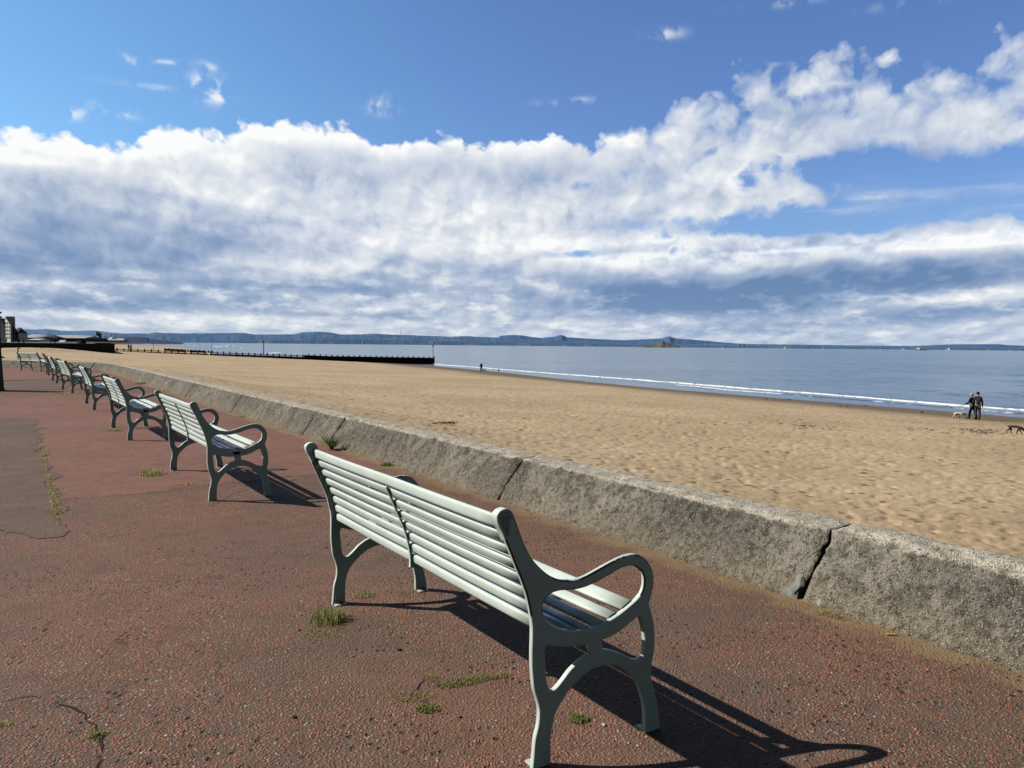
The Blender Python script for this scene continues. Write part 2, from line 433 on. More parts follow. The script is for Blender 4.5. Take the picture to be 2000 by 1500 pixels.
def shore_pt(y_, off=0.0):                      # foam line: NX x + NY y = 68.7
    return ((68.7 + off - 33 * float(sst(222, 300, y_)) - NY * y_) / NX, y_)
def build_wave(name, off, y0, y1, hgt, wid, matr, seed, kind='structure', thr=None):
    ys = np.concatenate([np.arange(y0, min(y1, 120), .35), np.arange(min(y1, 120), y1, .9)]) if y1 > 120 else np.arange(y0, y1, .35)
    nc = 9; V = []
    wob = (fbm(ys * .045, ys * 0, seed, 3) - .5) * 4.5
    hh = hgt * (.65 + .7 * fbm(ys * .22, ys * 0 + 3, seed + 3, 3))
    ww = wid * (.55 + .9 * fbm(ys * .16, ys * 0 + 7, seed + 5, 4))
    if thr is not None:
        g = sst(thr - .06, thr + .06, fbm(ys * .05, ys * 0 + 11, seed + 9, 3)); hh = hh * g; ww = ww * (.02 + .98 * g)
    end = np.clip(np.minimum(ys - y0, y1 - ys) / 4, 0, 1); hh = hh * end; ww = ww * (.05 + .95 * end)
    JT = vn(ys[:, None] * 1.3, np.arange(nc)[None, :] * 3.7, seed + 21) - .5
    for i, yy in enumerate(ys):
        bx, by = shore_pt(yy, off + wob[i])
        for k in range(nc):
            q = k / (nc - 1) - .5
            jit = JT[i, k]
            w_ = ww[i] * q + jit * .25 * (1 if 0 < k < nc - 1 else .5)
            prof = max(0, math.cos(math.pi * q)) ** .8
            z = SEA - .01 + .06 * (0 < k < nc - 1) + hh[i] * prof * (1 + jit * .5)
            V.append((bx + NX * w_, by + NY * w_, z))
    me_ = grid_mesh(name, np.array(V), len(ys), nc)
    return tag(link(name, me_, matr), kind=kind)
build_wave('breaking_wave', 1.4, 30, 330, .17, 4.0, SEAM, 5)
f = build_wave('surf_foam', -.6, 62, 330, .08, .8, FOAM, 5, kind='stuff'); tag(f, 'white line of surf foam breaking along the shallow water edge', 'foam')
f = build_wave('thin_foam', -4.6, 30, 110, .012, .6, FOAM, 31, kind='stuff', thr=.74); tag(f, 'thin broken foam streaks on the shallows inside the surf line', 'foam')
f = build_wave('near_foam', -2.2, 46, 66, .03, .9, FOAM, 77, kind='stuff', thr=.6); tag(f, 'low foam band before the dark unbroken wave at right', 'foam')
# breakers far off beyond the groyne
def far_foam(px0, px1, py, seed):
    n = 40; V = []
    for i in range(n):
        k = i / (n - 1); p = at_z(px0 + (px1 - px0) * k, py + 1.2 * (vn(np.array([k * 5]), np.array([0.]), seed)[0] - .5), SEA)
        w_ = 14 * math.sin(math.pi * k) * (.3 + vn(np.array([k * 9]), np.array([3.]), seed)[0])
        for q, h in ((-1, 0), (0, .35), (1, 0)): V.append((p.x, p.y + q * w_, SEA - .02 + h * math.sin(math.pi * k)))
    return grid_mesh('surf', np.array(V), n, 3)
for k, (a, b, y_) in enumerate([(322, 372, 672), (352, 400, 675), (410, 446, 677), (418, 468, 676), (440, 466, 674.5), (455, 480, 681), (515, 548, 690), (268, 300, 671.5)]):
    o = link('surf_foam', far_foam(a, b, y_, k * 7 + 3), FOAM); tag(o, 'white surf breaking beyond the groyne off the far beach', 'foam', 'breakers beyond the groyne', 'stuff')

# ------------------------------------------------------------------ promenade
def sheet(name, pts, z, matr, jag=0.0):
    if jag:
        out = []
        for a, b in zip(pts, pts[1:] + pts[:1]):
            L_ = math.hypot(b[0] - a[0], b[1] - a[1]); n = max(1, min(200, int(L_ / .06)))
            for i in range(n):
                x, y = a[0] + (b[0] - a[0]) * i / n, a[1] + (b[1] - a[1]) * i / n; q = Vector((x, y, 0))
                nn = mnoise.noise_vector(q * 2.2) * jag + mnoise.noise_vector(q * 11) * jag * .45; out.append((x + nn.x, y + nn.y))
        pts = out
    bm = bmesh.new(); vs = [bm.verts.new((p[0], p[1], z)) for p in pts]
    f_ = bm.faces.new(vs); bmesh.ops.triangulate(bm, faces=[f_]); bmesh.ops.recalc_face_normals(bm, faces=bm.faces)
    for f_ in bm.faces:
        if f_.normal.z < 0: f_.normal_flip()
    return tag(obj(name, bm, matr), kind='structure')
inner = [(v.x + .1 * MX, v.y + .1 * MY) for v in WALL]
sheet('promenade', inner + [(-120, 66), (-120, -40), (14, -40), (14, -11)], 0.0, A_COARSE)
def g(px, py): p = at_z(px, py); return (p.x, p.y)
wall_in = lambda y: (base_at_y(y).x + .05, y + .03)
sheet('smooth_asphalt', [g(119, 976), g(180, 971), g(250, 966), g(330, 957), g(418, 949), g(480, 939), g(560, 931), g(630, 927), (base_at_y(9.6).x, 9.6), wall_in(14), wall_in(19), wall_in(21.5), g(275, 768), g(150, 771), g(0, 775), (-26, 21.5), (-26, 15.6), g(70, 819)], .002, A_SMOOTH, .07)
sheet('grey_asphalt', [g(-60, 822), g(30, 820), g(69, 819), g(92, 905), g(117, 990), g(128, 1040), g(90, 1046), g(40, 1043), g(-60, 1040)], .0045, A_GREY, .17)
sheet('grey_asphalt_band', [g(-40, 764), g(120, 761), g(140, 752), g(112, 740), g(60, 742), g(-40, 747)], .0065, A_GREY)
sheet('smooth_asphalt_far', [g(-60, 746.5), g(60, 741.5), g(112, 739.5), g(160, 745), wall_in(25), wall_in(34), wall_in(38), (-21.5, 39.8), (-24.3, 41.6), (-27, 43), (-60, 58), (-60, 40)], .0042, A_SMOOTH)
DARKJ = simple('bitumen_joint', (.02, .015, .012), .9, .3, 6)
def ribbon(name, pts, w, z, matr, seed=1, wob=.02):
    P = [Vector((p[0], p[1], z)) for p in pts]; V = []; n = 0
    for a, b in zip(P[:-1], P[1:]):
        k = max(2, int((b - a).length / .025)); t_ = (b - a).normalized(); s_ = Vector((-t_.y, t_.x, 0))
        for i in range(k):
            q = a.lerp(b, i / k); j = mnoise.noise(q * 14 + Vector((seed, 0, 0))) * wob + mnoise.noise(q * 3.2 + Vector((seed, 5, 0))) * wob * 1.6
            ww = w * max(.08, .55 + 1.1 * mnoise.noise(q * 8 + Vector((0, seed, 0))))
            V += [q + s_ * (j - ww), q + s_ * (j + ww)]; n += 1
    return tag(link(name, grid_mesh(name, np.array([tuple(v) for v in V]), n, 2, False), matr), kind='structure')
ribbon('crack', [g(120, 1368), g(162, 1392), g(178, 1420), g(196, 1452), g(203, 1500), g(212, 1560)], .0055, .003, DARKJ, 3)
ribbon('crack', [g(0, 1372), g(60, 1362), g(120, 1368)], .004, .003, DARKJ, 5)
ribbon('crack', [g(812, 1348), g(822, 1335), g(836, 1322), g(858, 1312)], .004, .003, DARKJ, 8)
ribbon('crack', [g(806, 1354), g(830, 1367), g(846, 1378), g(846, 1398)], .0022, .003, DARKJ, 9)
ribbon('crack', [g(560, 942), g(590, 933), g(628, 928)], .006, .0085, DARKJ, 12)
ribbon('crack', [g(410, 990), g(455, 965), g(500, 953)], .004, .003, DARKJ, 14)
ribbon('asphalt_joint', [g(-30, 779.5), g(130, 778), g(240, 779)], .012, .0085, DARKJ, 17, .005)

# ------------------------------------------------------------------ sea wall in cast sections
prof = [(0, -.12), (0, 0), (.02, .035), (.251, .376), (.262, .392), (.272, .400), (.485, .418), (.50, .410), (.51, .36), (.515, -1.9)]
def resample(pts, step):
    out = [pts[0]]
    for a, b in zip(pts[:-1], pts[1:]):
        L_ = math.hypot(b[0] - a[0], b[1] - a[1]); st = step if L_ < .6 else .4
        k = max(1, int(L_ / st))
        for i in range(1, k + 1): out.append((a[0] + (b[0] - a[0]) * i / k, a[1] + (b[1] - a[1]) * i / k))
    return out
seg_len = [0]
for a, b in zip(WALL[:-1], WALL[1:]): seg_len.append(seg_len[-1] + (b - a).length)
def wall_frame(s):
    for i in range(len(WALL) - 1):
        if s <= seg_len[i + 1] or i == len(WALL) - 2:
            t_ = (WALL[i + 1] - WALL[i]).normalized(); p = WALL[i] + t_ * (s - seg_len[i])
            # blend the direction near the vertices so the bend is smooth
            tt = t_.copy()
            if i + 1 < len(WALL) - 1 and seg_len[i + 1] - s < .9:
                t2 = (WALL[i + 2] - WALL[i + 1]).normalized(); tt = t_.lerp(t2, .5 * (1 - (seg_len[i + 1] - s) / .9)).normalized()
            if i > 0 and s - seg_len[i] < .9:
                t0 = (WALL[i] - WALL[i - 1]).normalized(); tt = t_.lerp(t0, .5 * (1 - (s - seg_len[i]) / .9)).normalized()
            return p, Vector((tt.y, -tt.x, 0)), tt
def s_of(x, y):                                 # arc length of the point on the wall nearest to x, y
    best = (1e9, 0)
    for i in range(len(WALL) - 1):
        d = WALL[i + 1] - WALL[i]; k = max(0, min(1, (Vector((x, y, 0)) - WALL[i]).dot(d) / d.length_squared))
        q = WALL[i] + d * k; best = min(best, ((q - Vector((x, y, 0))).length, seg_len[i] + k * d.length))
    return best[1]
joints = [(s_of(1.79, 4.73), .017), (s_of(.01, 7.75), .010), (s_of(-2.62, 11.9), .016), (s_of(-3.3, 13.0), .004), (s_of(-6.1, 17.1), .010), (s_of(-8.92, 21.7), .028), (s_of(-14.3, 30.4), .012), (s_of(-22.0, 41.4), .05)]
wall = empty('sea_wall', (base_at_y(5).x, 5, 0), 0, 'low weathered concrete sea wall with sloping face between promenade and sand', 'wall')
wl = wall.location.copy()
def wall_piece(s0, s1, g0, g1, step):
    P = resample(prof, step); n = max(2, int((s1 - s0) / step)); V = []
    for i in range(n + 1):
        s = s0 + (s1 - s0) * i / n
        p, nrm, t_ = wall_frame(s)
        e0, e1 = s - s0, s1 - s
        for (u, z) in P:
            q = p + nrm * u + Vector((0, 0, z))
            dz = 0; du = 0; ds = 0
            if z > -.2:
                n1 = mnoise.fractal(q * 2.2, .8, 2.0, 4); n2 = mnoise.noise(q * 17); n3 = mnoise.noise(q * 45)
                amp = .016 * n1 + .011 * n2 + .007 * n3
                nz = .55 if z < .37 else 1.0
                du -= amp * (1 if z < .38 else .1); dz += amp * .5 + (.006 * mnoise.noise(q * 5) if z > .38 else 0)
                if .33 < z and u < .33:         # broken arris
                    br = max(0, mnoise.noise(q * 5.5 + Vector((3, 3, 3))) - .02) * .05 + max(0, mnoise.noise(q * 15 + Vector((7, 3, 3))) - .1) * .035
                    dz -= br * .8; du += br * .7
                rough = mnoise.noise(q * 12 + Vector((9, 1, 4))) * .5 + mnoise.noise(q * 5 + Vector((2, 1, 4)))
                for e_, g_, sg in ((e0, g0, 1), (e1, g1, -1)):
                    if g_ and e_ < .12:
                        k = (1 - e_ / .12) ** 2
                        dz -= k * (.008 + .03 * max(0, rough)); du += k * (.006 + .024 * max(0, rough)) * (z < .4)
                        ds += sg * (1 - e_ / .12) * (.022 * mnoise.noise(Vector((z * 9, g_ * 50, 4))) + .012 * mnoise.noise(Vector((z * 31, g_ * 50, 9))) + (.01 * rough))
            q2 = q + nrm * du + Vector((0, 0, dz)) + t_ * ds
            V.append(tuple(q2 - wl))
    # end caps come for free from a pair of collapsed rows
    nc = len(P); rows = n + 1
    me_ = grid_mesh('wall_section', np.array(V), rows, nc, False)
    bm = bmesh.new(); bm.from_mesh(me_); bm.verts.ensure_lookup_table()
    for r_ in (0, rows - 1): bm.faces.new([bm.verts[r_ * nc + k] for k in range(nc)])
    bmesh.ops.recalc_face_normals(bm, faces=bm.faces)
    for f_ in bm.faces: f_.smooth = len(f_.verts) == 4
    return obj('wall_section', bm, CONC, wall)
prev = (0.0, 0.0)
for s, gp in joints + [(seg_len[-1], 0.0)]:
    p, _, _ = wall_frame((s + prev[0]) / 2)
    st = .024 if s < s_of(-3, 12) + .5 else (.04 if s < s_of(-9, 21.7) + 1 else .11)
    a, b = prev[0] + prev[1], s - gp
    if prev[0] == 0: wall_piece(a, s_of(2.9, 2.9), 0, 0, .12); a = s_of(2.9, 2.9)
    wall_piece(a, b, prev[1] if prev[0] else 0, gp, st); prev = (s, gp)
# dark recessed core seen through the joints
V = []; cp = [(.10, -.1), (.12, .05), (.285, .30), (.30, .335), (.46, .345), (.47, -1.5)]
ss_ = np.arange(s_of(3.5, 1.8), seg_len[-1], .5)
for s in ss_:
    p, nrm, _ = wall_frame(float(s))
    for u, z in cp: V.append(tuple(p + nrm * u + Vector((0, 0, z)) - wl))
link('wall_core', grid_mesh('wall_core', np.array(V), len(ss_), len(cp), False), CORE, wall)
# mortar patch beside the open joint
p, nrm, t_ = wall_frame(joints[0][0] + .085); V = []
for i in range(15):
    for j in range(12):
        a, b = i / 14, j / 11
        e_ = min(a, 1 - a, b, 1 - b) * 6
        jag = .25 * mnoise.noise(Vector((a * 4, b * 4, 2)))
        s_ = -.06 + .012 * math.sin(b * 9) + (.13 - .105 * b) * a + .01 * jag; h_ = -.005 + .15 * b * (1 + .3 * jag)
        q = p + t_ * s_ + nrm * (h_ * .645 + .004 - .02 * min(1, e_) + .006 * mnoise.noise(Vector((a * 6, b * 6, 0)))) + Vector((0, 0, h_))
        V.append(tuple(q - wl))
link('mortar_patch', grid_mesh('mortar_patch', np.array(V), 15, 12), MORTAR, wall)

# ------------------------------------------------------------------ benches
OUT = [(-0.524, 0), (-0.523, 0.01), (-0.519, 0.049), (-0.514, 0.108), (-0.501, 0.155), (-0.497, 0.193), (-0.499, 0.221), (-0.508, 0.253), (-0.521, 0.292), (-0.527, 0.336), (-0.531, 0.376), (-0.532, 0.426), (-0.531, 0.475), (-0.531, 0.509), (-0.535, 0.543), (-0.541, 0.573), (-0.549, 0.607), (-0.559, 0.641), (-0.571, 0.672), (-0.586, 0.707), (-0.602, 0.741), (-0.617, 0.775), (-0.632, 0.809), (-0.646, 0.839), (-0.658, 0.866), (-0.67, 0.889), (-0.677, 0.906), (-0.679, 0.919), (-0.676, 0.929), (-0.667, 0.938), (-0.654, 0.943), (-0.639, 0.943), (-0.626, 0.937), (-0.617, 0.926), (-0.607, 0.908), (-0.596, 0.881), (-0.582, 0.847), (-0.569, 0.817), (-0.551, 0.786), (-0.53, 0.754), (-0.502, 0.724), (-0.47, 0.696), (-0.438, 0.677), (-0.41, 0.665), (-0.378, 0.659), (-0.341, 0.657), (-0.303, 0.662), (-0.265, 0.673), (-0.223, 0.686), (-0.18, 0.699), (-0.14, 0.709), (-0.1, 0.715), (-0.064, 0.713), (-0.031, 0.7), (-0.003, 0.678), (0.016, 0.651), (0.028, 0.62), (0.03, 0.588), (0.024, 0.556), (0.015, 0.529), (0.008, 0.512), (0.018, 0.485), (0.03, 0.45), (0.037, 0.413), (0.040, 0.383), (0.041, 0.348), (0.037, 0.313), (0.029, 0.278), (0.025, 0.246), (0.028, 0.213), (0.039, 0.17), (0.054, 0.122), (0.067, 0.075), (0.075, 0.029), (0.075, 0.0), (0.0, 0.0), (0.0, 0.011), (-0.001, 0.048), (-0.003, 0.085), (-0.01, 0.123), (-0.022, 0.162), (-0.037, 0.194), (-0.056, 0.224), (-0.08, 0.25), (-0.112, 0.277), (-0.144, 0.296), (-0.175, 0.307), (-0.206, 0.312), (-0.236, 0.312), (-0.266, 0.307), (-0.296, 0.298), (-0.321, 0.285), (-0.346, 0.27), (-0.366, 0.254), (-0.386, 0.235), (-0.406, 0.213), (-0.422, 0.19), (-0.433, 0.167), (-0.44, 0.139), (-0.445, 0.107), (-0.446, 0.056), (-0.446, 0.0)]
H1 = [(-0.41, 0.627), (-0.357, 0.621), (-0.315, 0.621), (-0.273, 0.628), (-0.231, 0.639), (-0.187, 0.652), (-0.144, 0.666), (-0.113, 0.672), (-0.081, 0.671), (-0.053, 0.659), (-0.032, 0.641), (-0.021, 0.62), (-0.019, 0.595), (-0.024, 0.571), (-0.037, 0.551), (-0.055, 0.536), (-0.082, 0.521), (-0.114, 0.505), (-0.149, 0.49), (-0.184, 0.479), (-0.214, 0.472), (-0.249, 0.465), (-0.291, 0.463), (-0.333, 0.467), (-0.375, 0.476), (-0.416, 0.491), (-0.444, 0.508), (-0.468, 0.527), (-0.48, 0.546), (-0.489, 0.567), (-0.489, 0.584), (-0.481, 0.601), (-0.465, 0.615), (-0.446, 0.624)]
H2 = [(-0.462, 0.439), (-0.426, 0.427), (-0.385, 0.417), (-0.344, 0.41), (-0.31, 0.408), (-0.279, 0.407), (-0.281, 0.388), (-0.272, 0.368), (-0.289, 0.364), (-0.322, 0.352), (-0.341, 0.342), (-0.367, 0.325), (-0.391, 0.303), (-0.415, 0.282), (-0.433, 0.271), (-0.443, 0.272), (-0.456, 0.281), (-0.464, 0.302), (-0.47, 0.337), (-0.473, 0.371), (-0.476, 0.402), (-0.476, 0.425), (-0.47, 0.437)]
H3 = [(-0.225, 0.412), (-0.218, 0.399), (-0.217, 0.382), (-0.222, 0.373), (-0.203, 0.372), (-0.172, 0.363), (-0.136, 0.347), (-0.1, 0.327), (-0.067, 0.308), (-0.04, 0.302), (-0.018, 0.308), (-0.010, 0.34), (-0.011, 0.376), (-0.019, 0.414), (-0.028, 0.446), (-0.034, 0.461), (-0.044, 0.467), (-0.056, 0.465), (-0.094, 0.447), (-0.129, 0.430), (-0.173, 0.418), (-0.208, 0.412)]
U0, Y0 = -.25, 1.035
def catmull(P, corners=(), k=3):
    n = len(P); out = []
    for i in range(n):
        p0, p1, p2, p3 = P[i - 1], P[i], P[(i + 1) % n], P[(i + 2) % n]
        if i in corners: p0 = p1
        if (i + 1) % n in corners: p3 = p2
        for j in range(k):
            t_ = j / k
            out.append(tuple(.5 * (2 * p1[a] + (p2[a] - p0[a]) * t_ + (2 * p0[a] - 5 * p1[a] + 4 * p2[a] - p3[a]) * t_ ** 2 + (3 * p1[a] - p0[a] - 3 * p2[a] + p3[a]) * t_ ** 3) for a in (0, 1)))
    return out
def corner_idx(P, pts): return [min(range(len(P)), key=lambda i: (P[i][0] - c[0]) ** 2 + (P[i][1] - c[1]) ** 2) for c in pts]
def plate(loops, yc, half, bev=.003):
    cu = bpy.data.curves.new('plate', 'CURVE'); cu.dimensions = '2D'; cu.fill_mode = 'BOTH'
    cu.extrude = half - bev; cu.bevel_depth = bev; cu.bevel_resolution = 1; cu.offset = -bev
    for L_ in loops:
        sp = cu.splines.new('POLY'); sp.points.add(len(L_) - 1); sp.use_cyclic_u = True
        for q, (u, z) in zip(sp.points, L_): q.co = (u - U0, z, 0, 1)
    o = bpy.data.objects.new('plate', cu); C.objects.link(o)
    me_ = eval_mesh(o, 'plate'); bpy.data.objects.remove(o)
    bm = bmesh.new(); bm.from_mesh(me_); bpy.data.meshes.remove(me_)
    for v in bm.verts: v.co = (v.co.x, v.co.z + yc - Y0, v.co.y)
    bmesh.ops.remove_doubles(bm, verts=bm.verts, dist=.0002)
    bmesh.ops.recalc_face_normals(bm, faces=bm.faces)
    return bm
co = corner_idx(OUT, [(-.524, 0), (.075, 0), (0, 0), (-.446, 0), (.008, .512)])
OUTS = catmull(OUT, co); H1S = catmull(H1); H2S = catmull(H2, corner_idx(H2, [(-.279, .407), (-.272, .368)])); H3S = catmull(H3, corner_idx(H3, [(-.225, .412), (-.222, .373), (-.04, .302)]))
CAP = catmull([(-0.644, 0.833), (-0.659, 0.866), (-0.672, 0.889), (-0.679, 0.906), (-0.681, 0.919), (-0.678, 0.930), (-0.668, 0.940), (-0.654, 0.945), (-0.639, 0.945), (-0.625, 0.938), (-0.616, 0.926), (-0.61, 0.912), (-.622, .905), (-.634, .84)], (0, 11, 12, 13))
def end_frame(yc, inward, chip):
    bm = plate([OUTS, H1S, H2S, H3S], yc, .012, .006 if chip else .0035)
    b2 = plate([CAP], yc + inward * .007, .019, .003)
    tmp = bpy.data.meshes.new('t'); b2.to_mesh(tmp); b2.free(); bm.from_mesh(tmp); bpy.data.meshes.remove(tmp)
    for f_ in bm.faces:
        f_.material_index = 0; f_.smooth = False
        c = f_.calc_center_median()
        if chip and .15 < abs(f_.normal.y) < .97 and c.z > .55 and c.x > U0 * 0 - .40: f_.material_index = 1
    return bm
REAR = [p for p in OUT[11:25]]
MID = [(u + .013, z + .001) for u, z in OUT[12:24]] + [(-0.640, 0.855), (-.634, .860), (-.626, .855)]
for (u, z) in reversed(OUT[14:24]): MID.append((u + .022, z + .003))
MID += [(-.497, .530)] + [(u, z - .016) for u, z in reversed(H1[15:26])] + [(-.044, .522), (-.052, .500)] + [(u, z - .042) for u, z in H1[16:27]] + [(-.515, .470)]
MIDS = catmull(MID, corner_idx(MID, [(-.518, .476), (-.640, .855), (-.626, .855), (-.497, .530), (-.044, .522), (-.052, .500)]), 2)
def slat(bm, u, z, ang, w, th, y0, y1, crown=.004):
    sec = []
    for k in range(20):
        a = 2 * math.pi * k / 20
        cx = math.copysign(abs(math.cos(a)) ** .55, math.cos(a)) * w / 2; cy = math.copysign(abs(math.sin(a)) ** .75, math.sin(a)) * th / 2
        sec.append((u - U0 + cx * math.cos(ang) - cy * math.sin(ang), z + cx * math.sin(ang) + cy * math.cos(ang)))
    n = 12; secs = []
    for i in range(n + 1):
        yy = y0 + (y1 - y0) * i / n
        sag = -.0025 * math.sin(math.pi * ((yy / 1.03) % 1.0))
        secs.append([(x, yy - Y0, zz + sag) for x, zz in sec])
    loft(bm, secs)
    for f_ in bm.faces: f_.smooth = len(f_.verts) == 4
def make_bench(label, chip=False, plaque=False):
    root = empty('bench', (0, 0, 0), 0, label, 'bench', 'painted benches along the promenade')
    o = obj('end_frame', end_frame(.012, 1, chip), [PAINT, CHIP], root); obj('end_frame', end_frame(2.097, -1, chip), [PAINT, CHIP], root)
    obj('middle_frame', plate([MIDS], 1.05, .009, .002), PAINT, root)
    # the back: eight slats following the curve of the rear edge
    zs = [.887 - k * .0535 for k in range(8)]
    for k, z in enumerate(zs):
        u = np.interp(z, [p[1] for p in OUT[12:26]], [p[0] for p in OUT[12:26]])
        u2 = np.interp(z + .02, [p[1] for p in OUT[12:26]], [p[0] for p in OUT[12:26]])
        ang = math.atan2(.02, u2 - u)
        bm = bmesh.new(); slat(bm, u + .036 + (.004 if k == 0 else 0), z, ang, .042 if k else .046, .021, .02, 2.088)
        obj('back_slat', bm, PAINT, root)
    xs = [-.088, -.157, -.222, -.287, -.350, -.410, -.462]
    hx = [p[0] for p in H1[15:28]][::-1]; hz = [p[1] for p in H1[15:28]][::-1]
    for k, x in enumerate(xs):
        z = np.interp(x, hx, hz) - .004; ang = math.atan2(np.interp(x + .02, hx, hz) - np.interp(x - .02, hx, hz), .04)
        bm = bmesh.new(); slat(bm, x, float(z), ang, .060 if k == 0 else .047 if k < 5 else .040, .020, .02, 2.088); obj('seat_slat', bm, PAINT, root)
    for yc, sg in ((.024, 1), (2.085, -1)):
        for u in (-.485, .037):
            bm = bmesh.new(); box(bm, (u - U0, yc + sg * .02 - Y0, .004), (.062, .042, .007)); box(bm, (u - U0, yc + sg * .003 - Y0, .025), (.05, .005, .05))
            b = obj('foot_bracket', bm, PAINT, root)
            bm = bmesh.new(); lathe(bm, [(.013, 0), (.013, .008), (.007, .009), (.007, .02)], 8, (u - U0, yc + sg * .024 - Y0, .0078)); obj('bolt', bm, BOLT, b)
    if plaque:
        bm = bmesh.new(); box(bm, (-.262 - U0, -.002 - Y0, .440), (.058, .004, .027)); obj('plaque', bm, BLACK, root)
    return root
def place_bench(o, A, ang):
    rz = R(ang - 90); c, s = math.cos(rz), math.sin(rz)
    ox, oy = -.524 - U0, -Y0
    o.location = (A[0] - (c * ox - s * oy), A[1] - (s * ox + c * oy), 0); o.rotation_euler = (0, 0, rz)
b1 = make_bench('nearest mint green slatted bench, dark chipped paint along its curled armrest edge', chip=True)
place_bench(b1, (0.531 - .524 * MX, 3.0285 - .524 * MY), 122.0)
b2 = make_bench('second bench from the camera, small black plaque under its near armrest', plaque=True)
place_bench(b2, (-2.86, 7.49), 122.4)
b3 = copy_tree(b2); b3['label'] = 'third bench from the camera, between the plaque bench by the tuft and the rows beyond'
place_bench(b3, (-5.83, 12.06), 122.8)
b4 = make_bench('fourth bench from the camera, its seat half hidden by the third bench'); place_bench(b4, (-9.15, 17.37), 122.1)
for lab, A, an in [('fifth bench from the camera, level with the tip of the bin shadow', (-12.7, 22.95), 126.0),
                   ('sixth bench from the camera, seen nearly end on before the wall bends', (-16.1, 28.14), 123.5),
                   ('seventh bench from the camera, thin and edge on beside the turned last bench', (-20.03, 34.42), 122.1),
                   ('farthest bench at the bend, slatted back turned towards the camera', (-22.87, 38.67), 144.7)]:
    o = copy_tree(b4); o['label'] = lab; place_bench(o, A, an)

# ------------------------------------------------------------------ weeds, tufts and small litter
def tuft_mesh(n, rad, hgt, wid=.004, lean=.6, flat=1.0):
    bm = bmesh.new()
    for _ in range(n):
        a = random.uniform(0, 6.283); r = rad * math.sqrt(random.random()); bx, by = r * math.cos(a), r * math.sin(a) * flat
        h = hgt * random.uniform(.35, 1) * (1 - .5 * r / rad); d = random.uniform(0, 6.283); ln = lean * h * random.uniform(.2, 1.2)
        px_, py_ = math.cos(d + 1.57) * wid, math.sin(d + 1.57) * wid
        ps = [(bx, by, 0), (bx + math.cos(d) * ln * .4, by + math.sin(d) * ln * .4, h * .65), (bx + math.cos(d) * ln, by + math.sin(d) * ln, h)]
        v = [bm.verts.new((ps[0][0] - px_, ps[0][1] - py_, -.004)), bm.verts.new((ps[0][0] + px_, ps[0][1] + py_, -.004)), bm.verts.new((ps[1][0] + px_ * .7, ps[1][1] + py_ * .7, ps[1][2])), bm.verts.new((ps[1][0] - px_ * .7, ps[1][1] - py_ * .7, ps[1][2])), bm.verts.new(ps[2])]
        bm.faces.new(v[:4]); bm.faces.new([v[3], v[2], v[4]])
    return bm
def tuft(px, py, n, rad, h, label, matr=GRASS, name='grass_tuft', cat='grass', wid=.003, lean=.7, flat=1.0, rz=0):
    p = at_z(px, py); o = obj(name, tuft_mesh(n, rad, h, wid, lean, flat), matr); o.location = (p.x, p.y, .0); o.rotation_euler.z = rz
    tag(o, label, cat, 'weeds growing in the paving')
tuft(640, 1212, 260, .10, .11, 'thick green grass tuft at the far rear foot of the nearest bench')
tuft(634, 1236, 300, .11, .02, 'fringe of short dry grass in front of the thick tuft', DRYG, wid=.003)
tuft(712, 1163, 150, .07, .022, 'flat patch of short grass between the nearest bench legs')
tuft(800, 1157, 110, .08, .018, 'low thin grass beside the middle leg of the nearest bench', DRYG)
tuft(905, 1333, 420, .14, .022, 'mossy green strip in a crack under the nearest bench', GRASS, 'moss', 'moss', .003, .9, .3, .45)
tuft(965, 1322, 240, .09, .02, 'thin end of the mossy strip near the bench leg', DRYG, 'moss', 'moss', .003, .9, .35, .4)
tuft(835, 1385, 320, .055, .022, 'yellow green moss clump at the end of the short crack', GRASS, 'moss', 'moss', .003, .9, .8)
tuft(808, 1362, 320, .10, .012, 'dry straw coloured moss beside the short crack', DRYG, 'moss', 'moss', .003, .9, .5)
tuft(1131, 1405, 330, .042, .024, 'small round green tuft beneath the near end frame of the bench')
tuft(190, 1437, 160, .035, .02, 'little green tuft in the crack at the lower left corner')
tuft(8, 1418, 80, .04, .014, 'dry tuft at the left edge of the paving', DRYG)
tuft(840, 1325, 120, .04, .016, 'sparse moss at the top of the short crack', DRYG, 'moss', 'moss')
tuft(455, 1262, 120, .09, .008, 'faint yellow moss stain left of the nearest bench', DRYG, 'moss', 'moss', .003, 1, .4, .3)
tuft(296, 927, 180, .15, .09, 'green grass tuft on the smooth red paving behind the second bench', wid=.006)
tuft(383, 947, 190, .22, .03, 'dry grass along the asphalt edge by the second bench', DRYG, wid=.006, flat=.35)
tuft(108, 1002, 120, .09, .035, 'tuft at the near end of the mossy seam on the left', wid=.005)
tuft(226, 842, 140, .12, .05, 'tiny tuft behind the third bench', wid=.008)
tuft(128, 770, 160, .4, .07, 'dry grass at the tip of the bin shadow', DRYG, wid=.012, flat=.4)
tuft(755, 910, 120, .07, .07, 'small green weed at the foot of the wall', WEED, 'weed', 'weed', .006)
tuft(1368, 1048, 60, .012, .05, 'single sprig at the wall foot beyond the nearest armrest', WEED, 'weed', 'weed', .004)
tuft(472, 815, 120, .16, .06, 'low weed at the wall foot beyond the second bench', DRYG, 'weed', 'weed', .01)
tuft(280, 750, 120, .3, .1, 'weed at the wall foot near the third bench', WEED, 'weed', 'weed', .015)
tuft(320, 765, 120, .3, .06, 'dry weed at the wall foot beyond the strong dark joint', DRYG, 'weed', 'weed', .012)
